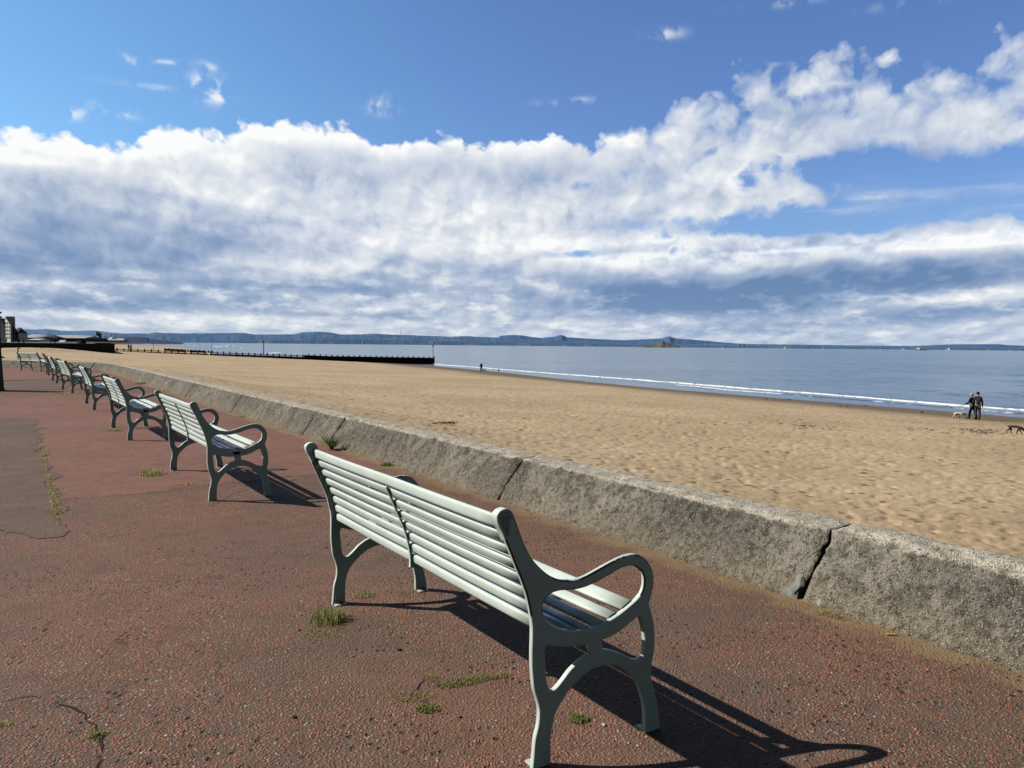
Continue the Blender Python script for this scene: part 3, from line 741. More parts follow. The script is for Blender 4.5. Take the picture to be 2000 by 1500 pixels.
# seam of moss between the two asphalts
bm = bmesh.new()
for i in range(120):
    k = random.random() ** .8; a, b = (72, 832), (118, 1030)
    q = at_z(a[0] + (b[0] - a[0]) * k + random.gauss(0, 2.0), a[1] + (b[1] - a[1]) * k)
    dens = max(.05, .4 + 1.1 * mnoise.noise(Vector((k * 11, 0, 0))))
    t2 = tuft_mesh(int(3 + 8 * dens), .04 * (.5 + dens), .032, .004, .6)
    tmp = bpy.data.meshes.new('t'); t2.to_mesh(tmp); t2.free(); n0 = len(bm.verts); bm.from_mesh(tmp); bpy.data.meshes.remove(tmp)
    bm.verts.ensure_lookup_table()
    for v in bm.verts[n0:]: v.co += Vector((q.x, q.y, .009))
tag(obj('moss_seam', bm, DRYG), 'yellow green moss growing in the seam beside the grey asphalt', 'moss', kind='stuff')
# leafy weed against the wall
def weed(px, py, n, spread, h, label):
    p = at_z(px, py); root = empty('weed', (p.x, p.y, 0), 0, label, 'weed', 'weeds growing in the paving')
    bs = bmesh.new(); bl = bmesh.new()
    for _ in range(n):
        a = random.uniform(0, 6.283); d = random.uniform(.15, 1) * spread; hh = h * random.uniform(.5, 1)
        tip = Vector((math.cos(a) * d, math.sin(a) * d, hh)); tube(bs, [(0, 0, -.01), tip * .5 + Vector((0, 0, hh * .15)), tip], .002, 4, False)
        for j in range(9):
            q = tip * random.uniform(.35, 1.02) + Vector((random.gauss(0, .02), random.gauss(0, .02), random.gauss(0, .015)))
            b = random.uniform(0, 6.283); s = random.uniform(.014, .032); tx = Vector((math.cos(b), math.sin(b), random.uniform(-.2, .6))).normalized() * s; sx = Vector((-math.sin(b), math.cos(b), random.uniform(-.3, .3))) * s * .45
            bl.faces.new([bl.verts.new(q), bl.verts.new(q + tx * .5 + sx), bl.verts.new(q + tx), bl.verts.new(q + tx * .5 - sx)])
    obj('stem', bs, WEED, root); obj('leaves', bl, WEED, root)
weed(648, 878, 52, .21, .20, 'bushy leafy green weed at the wall joint behind the nearest bench')
tuft(1625, 1203, 220, .10, .022, 'dry flat tuft trailing from the foot of the open wall joint', DRYG, flat=.4, rz=-.9)
def pebble(px, py, s, matr, label, sq=.6, z0=0.0):
    p = at_z(px, py, z0); bm = bmesh.new(); bmesh.ops.create_icosphere(bm, subdivisions=2, radius=s)
    for v in bm.verts:
        v.co *= 1 + .35 * mnoise.noise(v.co * (1.3 / s) + Vector((px, py, 0))); v.co.z *= sq
    o = obj('pebble', bm, matr, smooth=False); o.location = (p.x, p.y, z0 + s * .3); tag(o, label, 'pebble', 'loose stones on the paving')
PSTONE = simple('pale_stone', (.6, .56, .5), .8); DSTONE = simple('dark_stone', (.03, .028, .028), .8); RSTONE = simple('red_stone', (.25, .08, .05), .8)
pebble(1180, 1417, .0095, PSTONE, 'white pebble right of the small round tuft')
pebble(1228, 1452, .005, PSTONE, 'tiny white pebble near the front foot of the nearest bench')
pebble(1246, 1457, .0055, PSTONE, 'flat white chip just in front of the bench foot', .4)
pebble(780, 1270, .011, DSTONE, 'dark stone on the paving behind the nearest bench')
pebble(575, 1402, .010, DSTONE, 'dark stone half sunk in the lower paving')
pebble(897, 1401, .010, RSTONE, 'reddish stone right of the moss clump')
pebble(585, 1232, .008, DSTONE, 'dark crumb left of the thick grass tuft')
pebble(660, 902, .016, DSTONE, 'dark stone near the leafy weed')
p = at_z(1741, 1241); bm = bmesh.new(); box(bm, (0, 0, .004), (.05, .014, .006), .2); bmesh.ops.bevel(bm, geom=bm.edges[:], offset=.0015, segments=1, affect='EDGES')
o = obj('litter', bm, simple('yellow_wrapper', (.62, .38, .06), .5)); o.location = (p.x, p.y, .002); o.rotation_euler.z = -.3; tag(o, 'scrap of yellow litter at the foot of the wall', 'litter')

# ------------------------------------------------------------------ black litter bin at the left edge
def build_bin():
    bx, by = -15.60, 23.75
    root = empty('litter_bin', (bx, by, 0), R(6), 'tall black litter bin with hooded top at the left edge', 'bin')
    def rr(hw, hd, z, n=5, r=.05):
        P = []
        for cx, cy, a0 in ((1, 1, 0), (-1, 1, 90), (-1, -1, 180), (1, -1, 270)):
            for k in range(n): a = R(a0 + 90 * k / (n - 1)); P.append((cx * (hw - r) + r * math.cos(a), cy * (hd - r) + r * math.sin(a), z))
        return P
    bm = bmesh.new(); loft(bm, [rr(.34, .30, 0), rr(.34, .30, .05), rr(.325, .285, .06), rr(.275, .26, 1.24), rr(.285, .27, 1.25), rr(.285, .27, 1.28)]); obj('body', bm, BLACK, root)
    for sx in (-1, 1):
        for sy in (-1, 1):
            bm = bmesh.new(); box(bm, (sx * .235, sy * .22, 1.41), (.06, .06, .26)); obj('hood_post', bm, BLACK, root)
    bm = bmesh.new(); loft(bm, [rr(.29, .27, 1.54), rr(.29, .27, 1.57), rr(.25, .23, 1.61), rr(.12, .1, 1.63)]); obj('hood', bm, BLACK, root)
build_bin()

# ------------------------------------------------------------------ things on the beach
def zb(x, y): return float(beach_base(np.array([float(x)]), np.array([float(y)]))[0][0])
def on_beach(px, py, lift=0.0):                 # where the line of sight of a pixel meets the sand (or the water)
    d = ray(px, py); ts = np.arange(8.0, 420.0, .5)
    hit = np.nonzero(CAM_H + d.z * ts < np.maximum(beach_base(d.x * ts, d.y * ts)[0], SEA))[0]
    q = EYE + d * float(ts[hit[0]] if len(hit) else 420.0); q.z = max(zb(q.x, q.y), SEA) + lift; return q

# groyne: timber wall with posts, running down the beach into the water
G1 = Vector((-20.9, 213.0)); gd = Vector((-NX, -NY)); GL = 90.0
groyne = empty('groyne', (G1.x, G1.y, SEA), 0, 'long dark timber groyne of posts and planks running down to the water', 'groyne')
gl = groyne.location.copy()
def gp(k): q = G1 + gd * k; return q.x, q.y
def top_at(k):                                  # the planking steps down towards the sea
    x, y = gp(k); return zb(x, y)
def plank(name, k0, k1, za, zc, th, matr=DARKWOOD):
    bm = bmesh.new(); V = []
    n = max(2, int((k1 - k0) / 2))
    secs = []
    for i in range(n + 1):
        k = k0 + (k1 - k0) * i / n; x, y = gp(k); a, c = za(k), zc(k)
        secs.append([(x - gl.x - NY * th, y - gl.y + NX * th, a - gl.z), (x - gl.x + NY * th, y - gl.y - NX * th, a - gl.z), (x - gl.x + NY * th, y - gl.y - NX * th, c - gl.z), (x - gl.x - NY * th, y - gl.y + NX * th, c - gl.z)])
    loft(bm, secs); return obj(name, bm, matr, groyne)
def ptop(k): return np.interp(k, [0, 28, 42, 80], [-1.95, -1.60, -1.05, .1])
def pbot(k): return top_at(k) - .6
plank('plank_wall', 0, 34, pbot, lambda k: ptop(k) - .05, .12)
plank('plank_wall', 34, GL, pbot, lambda k: min(top_at(k) + .62, ptop(k) - .55) , .10)
plank('rail', 30, GL, lambda k: ptop(k) - .38, lambda k: ptop(k) - .22, .05)
for i in range(64):
    k = i * GL / 63; x, y = gp(k); z1 = ptop(k) + (.28 if k < 34 else .05) + random.uniform(-.06, .08); z0 = top_at(k) - .6
    bm = bmesh.new(); box(bm, (x - gl.x + NY * .18, y - gl.y - NX * .18, (z0 + z1) / 2 - gl.z), (.26, .26, z1 - z0), math.atan2(gd.y, gd.x) + random.uniform(-.05, .05), .95); obj('post', bm, DARKWOOD, groyne)
for k in (66.5, 61.0, 56.5):
    x, y = gp(k); bm = bmesh.new(); zz = top_at(k)
    for s in (-1, 1): tube(bm, [(x - gl.x + 1.0, y - gl.y - 1.4, zz + .0 - gl.z), (x - gl.x + .3 + s * .45, y - gl.y - .3, zz + 1.15 - gl.z)], .08, 5)
    obj('brace', bm, WHITE, groyne)
# marker poles
def pole(px, pbase, ptopy, Y, label, head, rad=.09):
    p = at_y(px, pbase, Y); q = at_y(px, ptopy, Y); h = q.z - p.z
    root = empty('marker_pole', p, 0, label, 'marker pole')
    bm = bmesh.new(); tube(bm, [(0, 0, 0), (0, 0, h)], [rad, rad * .7], 8); obj('pole', bm, simple('weathered_pole', (.10, .09, .085), .8), root)
    if head:
        bm = bmesh.new(); tube(bm, [(0, 0, h - .95), (0, 0, h - .25)], [.16, .16], 10); obj('red_band', bm, simple('red_paint', (.30, .03, .03), .6), root)
        bm = bmesh.new(); tube(bm, [(0, 0, h - .25), (0, 0, h + .2)], [.15, .2], 10); obj('topmark', bm, WHITE, root)
    else:
        bm = bmesh.new(); tube(bm, [(0, 0, h * .93), (0, 0, h + .1)], [rad * 1.8, rad * 1.2], 8); obj('topmark', bm, BLACK, root)
pole(845.5, 715, 671, 212.5, 'tall marker pole with red and white topmark at the sea end of the groyne', True)
pole(515, 693, 667, 201, 'dark marker pole standing up behind the middle of the groyne', False, .13)
pole(413, 686, 671, 340, 'thin pole at the tip of the farther groyne', False)
pole(300, 684, 670, 330, 'thin pole above the landward half of the groyne', False)
# second groyne farther along the beach
qa, qb = hor(416, 398, -3.6), hor(322, 404, -2.6); dv = qb - qa
g2 = empty('groyne', qa, 0, 'low dark groyne farther off, seen over the top of the long one', 'groyne')
bm = bmesh.new(); loft(bm, [[(0, 0, -.4), (0, 0, .7), (0, .4, .7), (0, .4, -.4)], [(dv.x, dv.y, dv.z - .4), (dv.x, dv.y, dv.z + .8), (dv.x, dv.y + .4, dv.z + .8), (dv.x, dv.y + .4, dv.z - .4)]]); obj('plank_wall', bm, DARKWOOD, g2)
for i in range(12):
    k = i / 11; bm = bmesh.new(); box(bm, (dv.x * k, dv.y * k - .3, dv.z * k + .35), (.3, .3, 1.6)); obj('post', bm, DARKWOOD, g2)

# far sea wall and the raised promenade beyond
FZ = .62
FE = Vector((-74.6, 150.0)); WZ = .98; fd = Vector((-NX, -NY))
fw_ = empty('far_sea_wall', (FE.x, FE.y, -1.5), 0, 'dark shaded return wall of the raised promenade across the beach', 'wall')
def rel(x, y, z, r): return (x - r.location.x, y - r.location.y, z - r.location.z)
DKWALL = simple('shaded_concrete', (.075, .07, .058), .9, .45, .5)  # this side's shade is put into its colour; sea face has the lit tone
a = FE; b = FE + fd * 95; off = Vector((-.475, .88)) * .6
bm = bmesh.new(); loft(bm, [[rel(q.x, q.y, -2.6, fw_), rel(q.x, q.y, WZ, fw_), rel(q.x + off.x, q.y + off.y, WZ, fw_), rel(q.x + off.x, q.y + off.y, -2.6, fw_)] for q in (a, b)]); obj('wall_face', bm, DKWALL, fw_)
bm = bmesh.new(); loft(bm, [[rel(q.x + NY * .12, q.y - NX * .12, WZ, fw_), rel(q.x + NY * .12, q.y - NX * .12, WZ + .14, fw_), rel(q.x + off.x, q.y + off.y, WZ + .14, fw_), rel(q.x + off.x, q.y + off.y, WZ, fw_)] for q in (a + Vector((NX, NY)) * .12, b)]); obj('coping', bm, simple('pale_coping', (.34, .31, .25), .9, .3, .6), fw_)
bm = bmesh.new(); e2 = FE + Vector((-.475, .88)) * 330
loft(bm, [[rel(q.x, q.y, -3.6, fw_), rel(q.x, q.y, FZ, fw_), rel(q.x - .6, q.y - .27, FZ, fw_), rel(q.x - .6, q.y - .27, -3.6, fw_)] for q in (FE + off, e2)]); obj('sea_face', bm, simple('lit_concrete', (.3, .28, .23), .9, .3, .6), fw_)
PALEGR = simple('pale_paving', (.20, .19, .17), .9, .25, .05)
sheet('far_promenade', [(FE.x - .3, FE.y + .3), (b.x, b.y + .4), (-420, 60), (-900, 500), (e2.x - 1.2, e2.y)], FZ - .005, PALEGR)
LAND = simple('rough_grassland', (.06, .07, .035), .9, .4, .02)
sheet('far_land', [(e2.x, e2.y), (-420, 60), (-1200, 60), (-4500, 2000), (-5500, 9000), (-3300, 6000), (-720, 1500)], FZ - .05, LAND)

# people ------------------------------------------------------------
CLOTH = {}
def cloth(nm, col):
    if nm not in CLOTH: CLOTH[nm] = simple(nm, col, .9, .25, 6, .1)
    return CLOTH[nm]
SKIN = simple('skin', (.50, .30, .21), .6, .08)
def person(loc, face, label, jacket, trousers, hair, hat=None, h=1.75, stride=.0, arms=((.1, .02), (.1, .02)), lean=.05, group=None, detail=1, hands=True):
    # local: faces +Y, x to its right; arms = (forward reach, sideways reach) for left, right
    k = h / 1.75; root = empty('person', loc, face, label, 'person', group)
    def P(x, y, z): return (x * k, y * k, z * k)
    hipz, shz = .92, 1.43; fx = lean
    J = {'pel': P(0, 0, hipz), 'wai': P(0, fx * .3, 1.10), 'che': P(0, fx * .7, 1.30), 'nec': P(0, fx + .01, 1.49), 'hd0': P(0, fx + .03, 1.58), 'hd1': P(0, fx + .045, 1.67)}
    foot = {-1: stride / 2, 1: -stride / 2}
    V = [J['pel'], J['wai'], J['che'], J['nec'], J['hd0'], J['hd1']]; Ed = [(0, 1), (1, 2), (2, 3), (3, 4), (4, 5)]; rd = [.135, .125, .14, .055, .085, .075]
    limbs = {}
    for s, (fwd, side) in ((-1, arms[0]), (1, arms[1])):
        i = len(V); bend = abs(fwd)
        sh = P(s * .17, fx * .9, shz); el = P(s * (.215 + side * .45), fx * .6 + fwd * .25 - .02, shz - .29 + bend * .06); wr = P(s * (.22 + side), fx * .6 + fwd, shz - .53 + bend * .28)
        V += [sh, el, wr]; Ed += [(2, i), (i, i + 1), (i + 1, i + 2)]; rd += [.062, .046, .032]
        i = len(V); f = foot[s]
        hp = P(s * .085, 0, hipz - .06); kn = P(s * .095, f * .55 + .03, .49); an = P(s * .10, f - .02, .09); to = P(s * .115, f + .13, .04)
        V += [hp, kn, an, to]; Ed += [(0, i), (i, i + 1), (i + 1, i + 2), (i + 2, i + 3)]; rd += [.09, .06, .042, .035]
        limbs[s] = (sh, el, wr, hp, kn, an, to)
    rd = [r * k for r in rd]
    link('body', skin_mesh('body', V, Ed, rd, detail), SKIN, root)
    if hands:
        for s in (-1, 1):
            wr = Vector(limbs[s][2]); el = Vector(limbs[s][1]); d = (wr - el).normalized(); sx = d.cross(Vector((0, 1, .2))).normalized()
            bm = bmesh.new(); tube(bm, [wr - d * .02, wr + d * .05, wr + d * .09], [.026 * k, .036 * k, .03 * k], 6)
            for q in range(4): o_ = sx * (q - 1.5) * .017; tube(bm, [wr + d * .08 + o_, wr + d * (.13 + .012 * (q in (1, 2))) + o_, wr + d * (.155 + .012 * (q in (1, 2))) + o_ + Vector((0, .012, 0))], [.0095, .009, .007], 5)
            tube(bm, [wr + d * .03 + sx * .03, wr + d * .075 + sx * .055], [.011, .009], 5); obj('hand', bm, SKIN, root, True)
    # clothes follow the body
    JV = [J['pel'], J['wai'], J['che'], P(0, fx, 1.45)]; JE = [(0, 1), (1, 2), (2, 3)]; JR = [.165, .15, .165, .085]
    for s in (-1, 1):
        i = len(JV); sh, el, wr = limbs[s][:3]; JV += [sh, el, tuple(Vector(el).lerp(Vector(wr), .94))]; JE += [(2, i), (i, i + 1), (i + 1, i + 2)]; JR += [.085, .066, .052]
    link('jacket', skin_mesh('jacket', JV, JE, [r * k for r in JR], detail), cloth(*jacket), root)
    TV = [P(0, 0, hipz + .02)]; TE = []; TR = [.15]
    for s in (-1, 1):
        i = len(TV); hp, kn, an = limbs[s][3:6]; TV += [hp, kn, tuple(Vector(an) + Vector((0, 0, -.02)))]; TE += [(0, i), (i, i + 1), (i + 1, i + 2)]; TR += [.11, .083, .072]
    link('trousers', skin_mesh('trousers', TV, TE, [r * k for r in TR], detail), cloth(*trousers), root)
    for s in (-1, 1):
        an, to = Vector(limbs[s][5]), Vector(limbs[s][6]); bm = bmesh.new()
        tube(bm, [an + Vector((0, -.07, -.045)), an + Vector((0, 0, -.03)), to + Vector((0, .0, .012)), to + Vector((0, .06, 0))], [.042 * k, .05 * k, .046 * k, .03 * k], 8)
        obj('shoe', bm, cloth('dark_shoes', (.015, .014, .014)), root, True)
    hc = Vector(J['hd1']) + Vector((0, -.012, .012)) * k
    bm = bmesh.new(); bmesh.ops.create_uvsphere(bm, u_segments=14, v_segments=10, radius=.105 * k)
    bmesh.ops.delete(bm, geom=[v for v in bm.verts if v.co.z < -.055 * k or (v.co.y > .045 * k and v.co.z < .03 * k)], context='VERTS')
    for v in bm.verts: v.co = v.co + hc
    obj('hair', bm, cloth(*hair), root, True)
    bm = bmesh.new(); hf = Vector(J['hd0']) + Vector((0, .085, .0)) * k
    tube(bm, [hf + Vector((0, -.01, .025)), hf + Vector((0, .025, -.005))], [.01, .016], 6); obj('nose', bm, SKIN, root, True)
    if hat:
        bm = bmesh.new(); lathe(bm, [(.112 * k, -.01), (.112 * k, .03), (.095 * k, .085), (.05 * k, .11)], 14, tuple(hc)); obj('hat', bm, cloth(*hat), root, True)
    return root
pr = on_beach(1909, 820.5); pl_ = on_beach(1899.5, 818.8)
fc = math.atan2(-pr.x, pr.y)                    # away from the camera
person(pr, fc + .12, 'man in grey top and trousers, back to the camera, near the water', ('grey_jacket', (.045, .048, .044)), ('grey_trousers', (.065, .068, .062)), ('dark_hair', (.012, .01, .009)), h=1.84, stride=.12, arms=((.10, .08), (.08, .05)), lean=.14, group='walkers with dogs at the water edge', detail=2)
person(pl_, fc + 1.0, 'person all in black with a pale cap, arm held out, left of the grey man', ('black_jacket', (.012, .012, .013)), ('black_trousers', (.008, .008, .009)), ('dark_hair', (.012, .01, .009)), hat=('pale_cap', (.6, .6, .58)), h=1.72, stride=.42, arms=((.34, .10), (.06, .03)), lean=.09, group='walkers with dogs at the water edge', detail=2)
p = on_beach(940, 726.3)
person(p, math.atan2(-p.x, p.y) + .3, 'distant person in a dark coat with white hair by the surf', ('black_coat', (.01, .01, .012)), ('black_trousers', (.008, .008, .009)), ('white_hair', (.8, .8, .78)), hat=('white_hat', (.8, .8, .78)), h=1.72, stride=.1)

# dogs --------------------------------------------------------------
def dog(loc, rz, label, coat, dark, hgt, headlow, stride=.12, tail=.1, stout=1.0):
    # faces +X; hgt = height at the withers
    k = hgt / .5; root = empty('dog', loc, rz, label, 'dog', 'dogs on the beach')
    def P(x, y, z): return (x * k, y * k, z * k)
    hz = .36 - .27 * headlow
    V = [P(-.26, 0, .43), P(-.10, 0, .42), P(.08, 0, .42), P(.22, 0, .42), P(.33, 0, .46 - .12 * headlow), P(.43, 0, hz + .13), P(.55, 0, hz + .06)]
    Ed = [(i, i + 1) for i in range(6)]; rd = [.085 * stout, .08 * stout, .105 * stout, .11 * stout, .078, .078, .045]
    for sx, (x0, foot) in ((1, (-.27, stride)), (-1, (-.27, -stride))):
        i = len(V); V += [P(x0, sx * .07, .34), P(x0 + .05 + foot * .4, sx * .08, .25), P(x0 - .07 + foot, sx * .08, .14), P(x0 - .03 + foot, sx * .08, .03), P(x0 + .03 + foot, sx * .08, .015)]
        Ed += [(0, i)] + [(i + q, i + q + 1) for q in range(4)]; rd += [.075 * stout, .052, .03, .027, .022]
    for sx, foot in ((1, -stride), (-1, stride)):
        i = len(V); V += [P(.20, sx * .08, .32), P(.18 + foot * .4, sx * .085, .20), P(.20 + foot, sx * .085, .04), P(.25 + foot, sx * .085, .015)]
        Ed += [(3, i)] + [(i + q, i + q + 1) for q in range(3)]; rd += [.062 * stout, .038, .028, .024]
    i = len(V); V += [P(-.36, 0, .44 + tail * .3), P(-.46, 0, .43 + tail)]; Ed += [(0, i), (i, i + 1)]; rd += [.022, .012]
    me_ = skin_mesh('body', V, Ed, [r * k for r in rd], 2)
    o = link('body', me_, [coat, dark], root)
    for f_ in me_.polygons:
        if f_.center.x > .40 * k and f_.center.z > (hz - .08) * k: f_.material_index = 1
    for s in (-1, 1):
        bm = bmesh.new(); loft(bm, [[Vector(P(.40, s * .06, hz + .19)), Vector(P(.45, s * .065, hz + .18)), Vector(P(.43, s * .045, hz + .19))], [Vector(P(.40, s * .10, hz + .10)), Vector(P(.44, s * .10, hz + .10)), Vector(P(.43, s * .085, hz + .10))]]); obj('ear', bm, dark, root)
    return root
CREAM = simple('cream_coat', (.72, .62, .42), .9, .12, 5); BROWN = simple('brown_coat', (.085, .045, .026), .9, .2, 5); DKC = simple('black_coat_fur', (.014, .012, .011), .85)
p = on_beach(1872, 817.5); bearing = math.atan2(p.y, p.x) - math.pi / 2
dog(p, bearing + .12, 'cream dog with a black head walking towards the two people', CREAM, DKC, .40, .35, .13, .02, 1.25)
p = on_beach(1982.5, 848); bearing = math.atan2(p.y, p.x) - math.pi / 2
dog(p, bearing + .05, 'brown dog sniffing the sand at the right edge', BROWN, DKC, .44, .95, .12, .03, .95)
p = on_beach(946, 725.8); dog(p, 2.6, 'small black dog beside the distant person in the dark coat', DKC, DKC, .42, .3)
p = on_beach(974, 727.3); bm = bmesh.new(); tube(bm, [(0, 0, -.2), (.02, 0, .35), (.0, 0, .62)], [.14, .13, .11], 8); o = obj('stump', bm, DARKWOOD); o.location = p; tag(o, 'short dark stump in the wet sand right of the distant person', 'stump')
# the far walkers
def small_person(px, py, label, jac, tro, h=1.7, stride=.3, face=1.2, loc=None, group='distant people'):
    p_ = on_beach(px, py) if loc is None else loc
    return person(p_, face, label, jac, tro, ('dark_hair', (.012, .01, .009)), h=h, stride=stride, group=group, hands=False)
small_person(251.5, 685.3, 'left of two distant walkers in red before the groyne', ('red_top', (.28, .07, .08)), ('pink_trousers', (.25, .12, .12)))
small_person(256, 685.6, 'right of two distant walkers in red before the groyne', ('red_top', (.28, .07, .08)), ('dark_trousers', (.05, .03, .04)))
p = on_beach(465, 697.6)
root = empty('person', p, .4, 'person in dark clothes crouching low on the sand before the groyne', 'person', 'distant people')
link('body', skin_mesh('body', [(0, 0, .2), (0, .12, .42), (0, .22, .62), (0, .3, .78), (-.1, .35, .42), (-.12, .3, .06), (.1, .35, .42), (.12, .3, .06), (.2, .45, .3), (-.2, .45, .3)], [(0, 1), (1, 2), (2, 3), (0, 4), (4, 5), (0, 6), (6, 7), (2, 8), (2, 9)], [.16, .15, .13, .1, .09, .06, .09, .06, .04, .04]), cloth('black_coat', (.01, .01, .012)), root)
for px, lab, jac in ((37, 'left of two dark figures strolling on the raised far promenade', ('black_coat', (.01, .01, .012))), (46.5, 'right of two dark figures strolling on the raised far promenade', ('navy_coat', (.012, .014, .022))), (99, 'dark figure on the far promenade left of the white tent', ('black_coat', (.01, .01, .012))), (107, 'figure in dark red just left of the white tent on the far promenade', ('maroon_coat', (.06, .02, .02))), (12, 'person in white near the black bin on the far promenade', ('white_coat', (.7, .7, .68)))):
    Y = 235 if px < 90 else 250
    small_person(0, 0, lab, jac, ('white_trousers', (.6, .6, .58)) if px == 12 else ('black_trousers', (.008, .008, .009)), loc=hor(px, Y, FZ), h=1.75, face=random.uniform(0, 3))
# things on the far promenade
def gable(name, px0, px1, Y, z0, eave, ridge, depth, wallm, roofm, label, cat, skew=0.0):
    a = hor(px0, Y, z0); b = hor(px1, Y, z0); W_ = b.x - a.x
    root = empty(name, ((a.x + b.x) / 2, Y, z0), 0, label, cat)
    bm = bmesh.new(); box(bm, (0, depth / 2, eave / 2), (W_, depth, eave)); obj('wall', bm, wallm, root)
    bm = bmesh.new(); o_ = W_ * .02
    rz = ridge
    v = [bm.verts.new(q) for q in ((-W_ / 2 - o_, -.3, eave + .02), (W_ / 2 + o_, -.3, eave + .02), (W_ / 2 + o_, depth + .3, eave + .02), (-W_ / 2 - o_, depth + .3, eave + .02), (-W_ / 2 + W_ * .2 + skew, depth / 2, rz), (W_ / 2 - W_ * .2 + skew, depth / 2, rz))]
    for f_ in ((0, 1, 5, 4), (1, 2, 5), (2, 3, 4, 5), (3, 0, 4), (3, 2, 1, 0)): bm.faces.new([v[i] for i in f_])
    obj('roof', bm, roofm, root); return root
p = hor(122, 245, FZ); root = empty('tent', p, .1, 'white ridge tent on the far promenade', 'tent')
bm = bmesh.new(); loft(bm, [[(-1.0, -.7, .55), (1.0, -.7, .55), (1.0, .9, .55), (-1.0, .9, .55)], [(-.72, .05, 1.15), (.9, .05, 1.15), (.9, .3, 1.15), (-.72, .3, 1.15)]]); obj('canopy', bm, WHITE, root)
for sx in (-.9, .9):
    for sy in (-.6, .8): bm = bmesh.new(); tube(bm, [(sx, sy, 0), (sx, sy, .6)], .03, 5); obj('leg', bm, WHITE, root)
p = hor(160, 232, FZ); root = empty('boat', p, .05, 'small dark beached boat with a white side panel on the far promenade', 'boat')
bm = bmesh.new(); loft(bm, [[(x * 1.0, y * w_, z) for x, y, z in ((X_, -1, .55), (X_, 0, .05), (X_, 1, .55), (X_, .6, 1.0), (X_, -.6, 1.0))] for X_, w_ in ((-1.25, .25), (-.7, .55), (.2, .6), (.9, .45), (1.15, .15))]); obj('hull', bm, BLACK, root)
bm = bmesh.new(); box(bm, (-.55, -.62, .5), (.55, .04, .45), 0, 1, .6); obj('side_panel', bm, WHITE, root)
for k, (px, py) in enumerate([(38, 678)]):
    q = Vector((-29.2, 47.2, .42)); root = empty('sign_post', q, .2, 'short white post with a small board behind the farthest bench', 'post')
    bm = bmesh.new(); box(bm, (0, 0, .02), (.05, .05, 1.3)); obj('post', bm, WHITE, root)
    bm = bmesh.new(); box(bm, (.06, 0, .62), (.16, .03, .06)); obj('board', bm, WHITE, root)
q = Vector((-31.9, 49.5, .32)); bm = bmesh.new(); bmesh.ops.create_icosphere(bm, subdivisions=3, radius=.38)
for v in bm.verts: v.co *= 1 + .3 * mnoise.noise(v.co * 3); v.co.z *= .75; v.co.x *= 1.3
o = obj('rock', bm, simple('black_rock', (.02, .02, .02), .9)); o.location = q; tag(o, 'dark rock on the sand just beyond the bin', 'rock')

# the town at far left ------------------------------------------------
GREYW = simple('pale_render', (.75, .74, .70), .9, .1, .2); DKWIN = simple('dark_windows', (.02, .022, .026), .3); SHED = simple('pale_roof_sheet', (.42, .43, .42), .7, .15, .1); DKBLUE = simple('slate_blue_cladding', (.06, .08, .13), .8, .2, .1); DKGREY = simple('dark_grey_walls', (.09, .09, .1), .9, .3, .1)
def H(px, py, Y): return at_y(px, py, Y).z
def flats(px0, px1, ptop_, Y, depth, label, rows, cols, cap=None):
    a, b = hor(px0, Y, FZ), hor(px1, Y, FZ); w_ = (b.x - a.x) * 1.7; h = H((px0 + px1) / 2, ptop_, Y) - FZ
    root = empty('apartment_block', ((a.x + b.x) / 2, Y, FZ), R(-40), label, 'building')
    bm = bmesh.new(); box(bm, (0, depth / 2, h / 2), (w_, depth, h)); obj('wall', bm, GREYW, root)
    for c_ in range(cols):
        for r_ in range(rows):
            bm = bmesh.new(); box(bm, ((c_ + .5) / cols * w_ - w_ / 2, -.03, h * (.12 + .8 * (r_ + .45) / rows)), (w_ / cols * .5, .12, h / rows * .5)); obj('window', bm, DKWIN, root)
    if cap:
        bm = bmesh.new(); lathe(bm, [(w_ * .3, h), (w_ * .3, h + cap), (w_ * .26, h + cap + .1)], 16, (w_ * .18, depth * .3, 0)); obj('stair_turret', bm, WHITE, root)
    return root
flats(-26, 7, 622, 430, 2.5, 'pale block of flats at the left edge behind the lamps', 5, 6)
flats(7, 24, 624, 455, 2.5, 'pale block of flats with a round white stair turret', 5, 3, 1.7)
gable('low_house', 24, 34, 470, FZ, 5.2, 8.5, 10, GREYW, DKGREY, 'small pale house with a dark roof right of the flats', 'building')
def tree(px, pbase, ptop_, Y, wpx, label):
    p_ = hor(px, Y, FZ); h = H(px, ptop_, Y) - FZ; w_ = wpx * Y / FPX / 2
    root = empty('conifer_tree', p_, 0, label, 'tree', 'dark conifers by the flats')
    bm = bmesh.new(); tube(bm, [(0, 0, 0), (0, 0, h * .9)], [.25, .05], 6); obj('trunk', bm, DARKWOOD, root)
    bm = bmesh.new()
    for _ in range(420):
        k = random.random() ** .8; z = h * (.14 + .86 * k); r = w_ * (1 - k) ** .8 * random.uniform(.4, 1.05) + .05; a_ = random.uniform(0, 6.283); c_ = Vector((math.cos(a_) * r, math.sin(a_) * r, z - .1 * r)); s_ = random.uniform(.2, .45)
        d1 = Vector((math.cos(a_), math.sin(a_), -.4)) * s_; d2 = Vector((-math.sin(a_), math.cos(a_), random.uniform(-.3, .3))) * s_ * .7
        bm.faces.new([bm.verts.new(c_ + d1), bm.verts.new(c_ + d2), bm.verts.new(c_ - d1 * .6), bm.verts.new(c_ - d2)])
    obj('crown', bm, CONIF, root)
tree(26.5, 660, 637, 440, 7, 'taller dark conifer against the flats'); tree(31, 660, 641, 445, 7, 'second dark conifer, right of the taller one'); tree(34, 660, 646, 450, 6, 'shortest dark conifer at the right of the group')
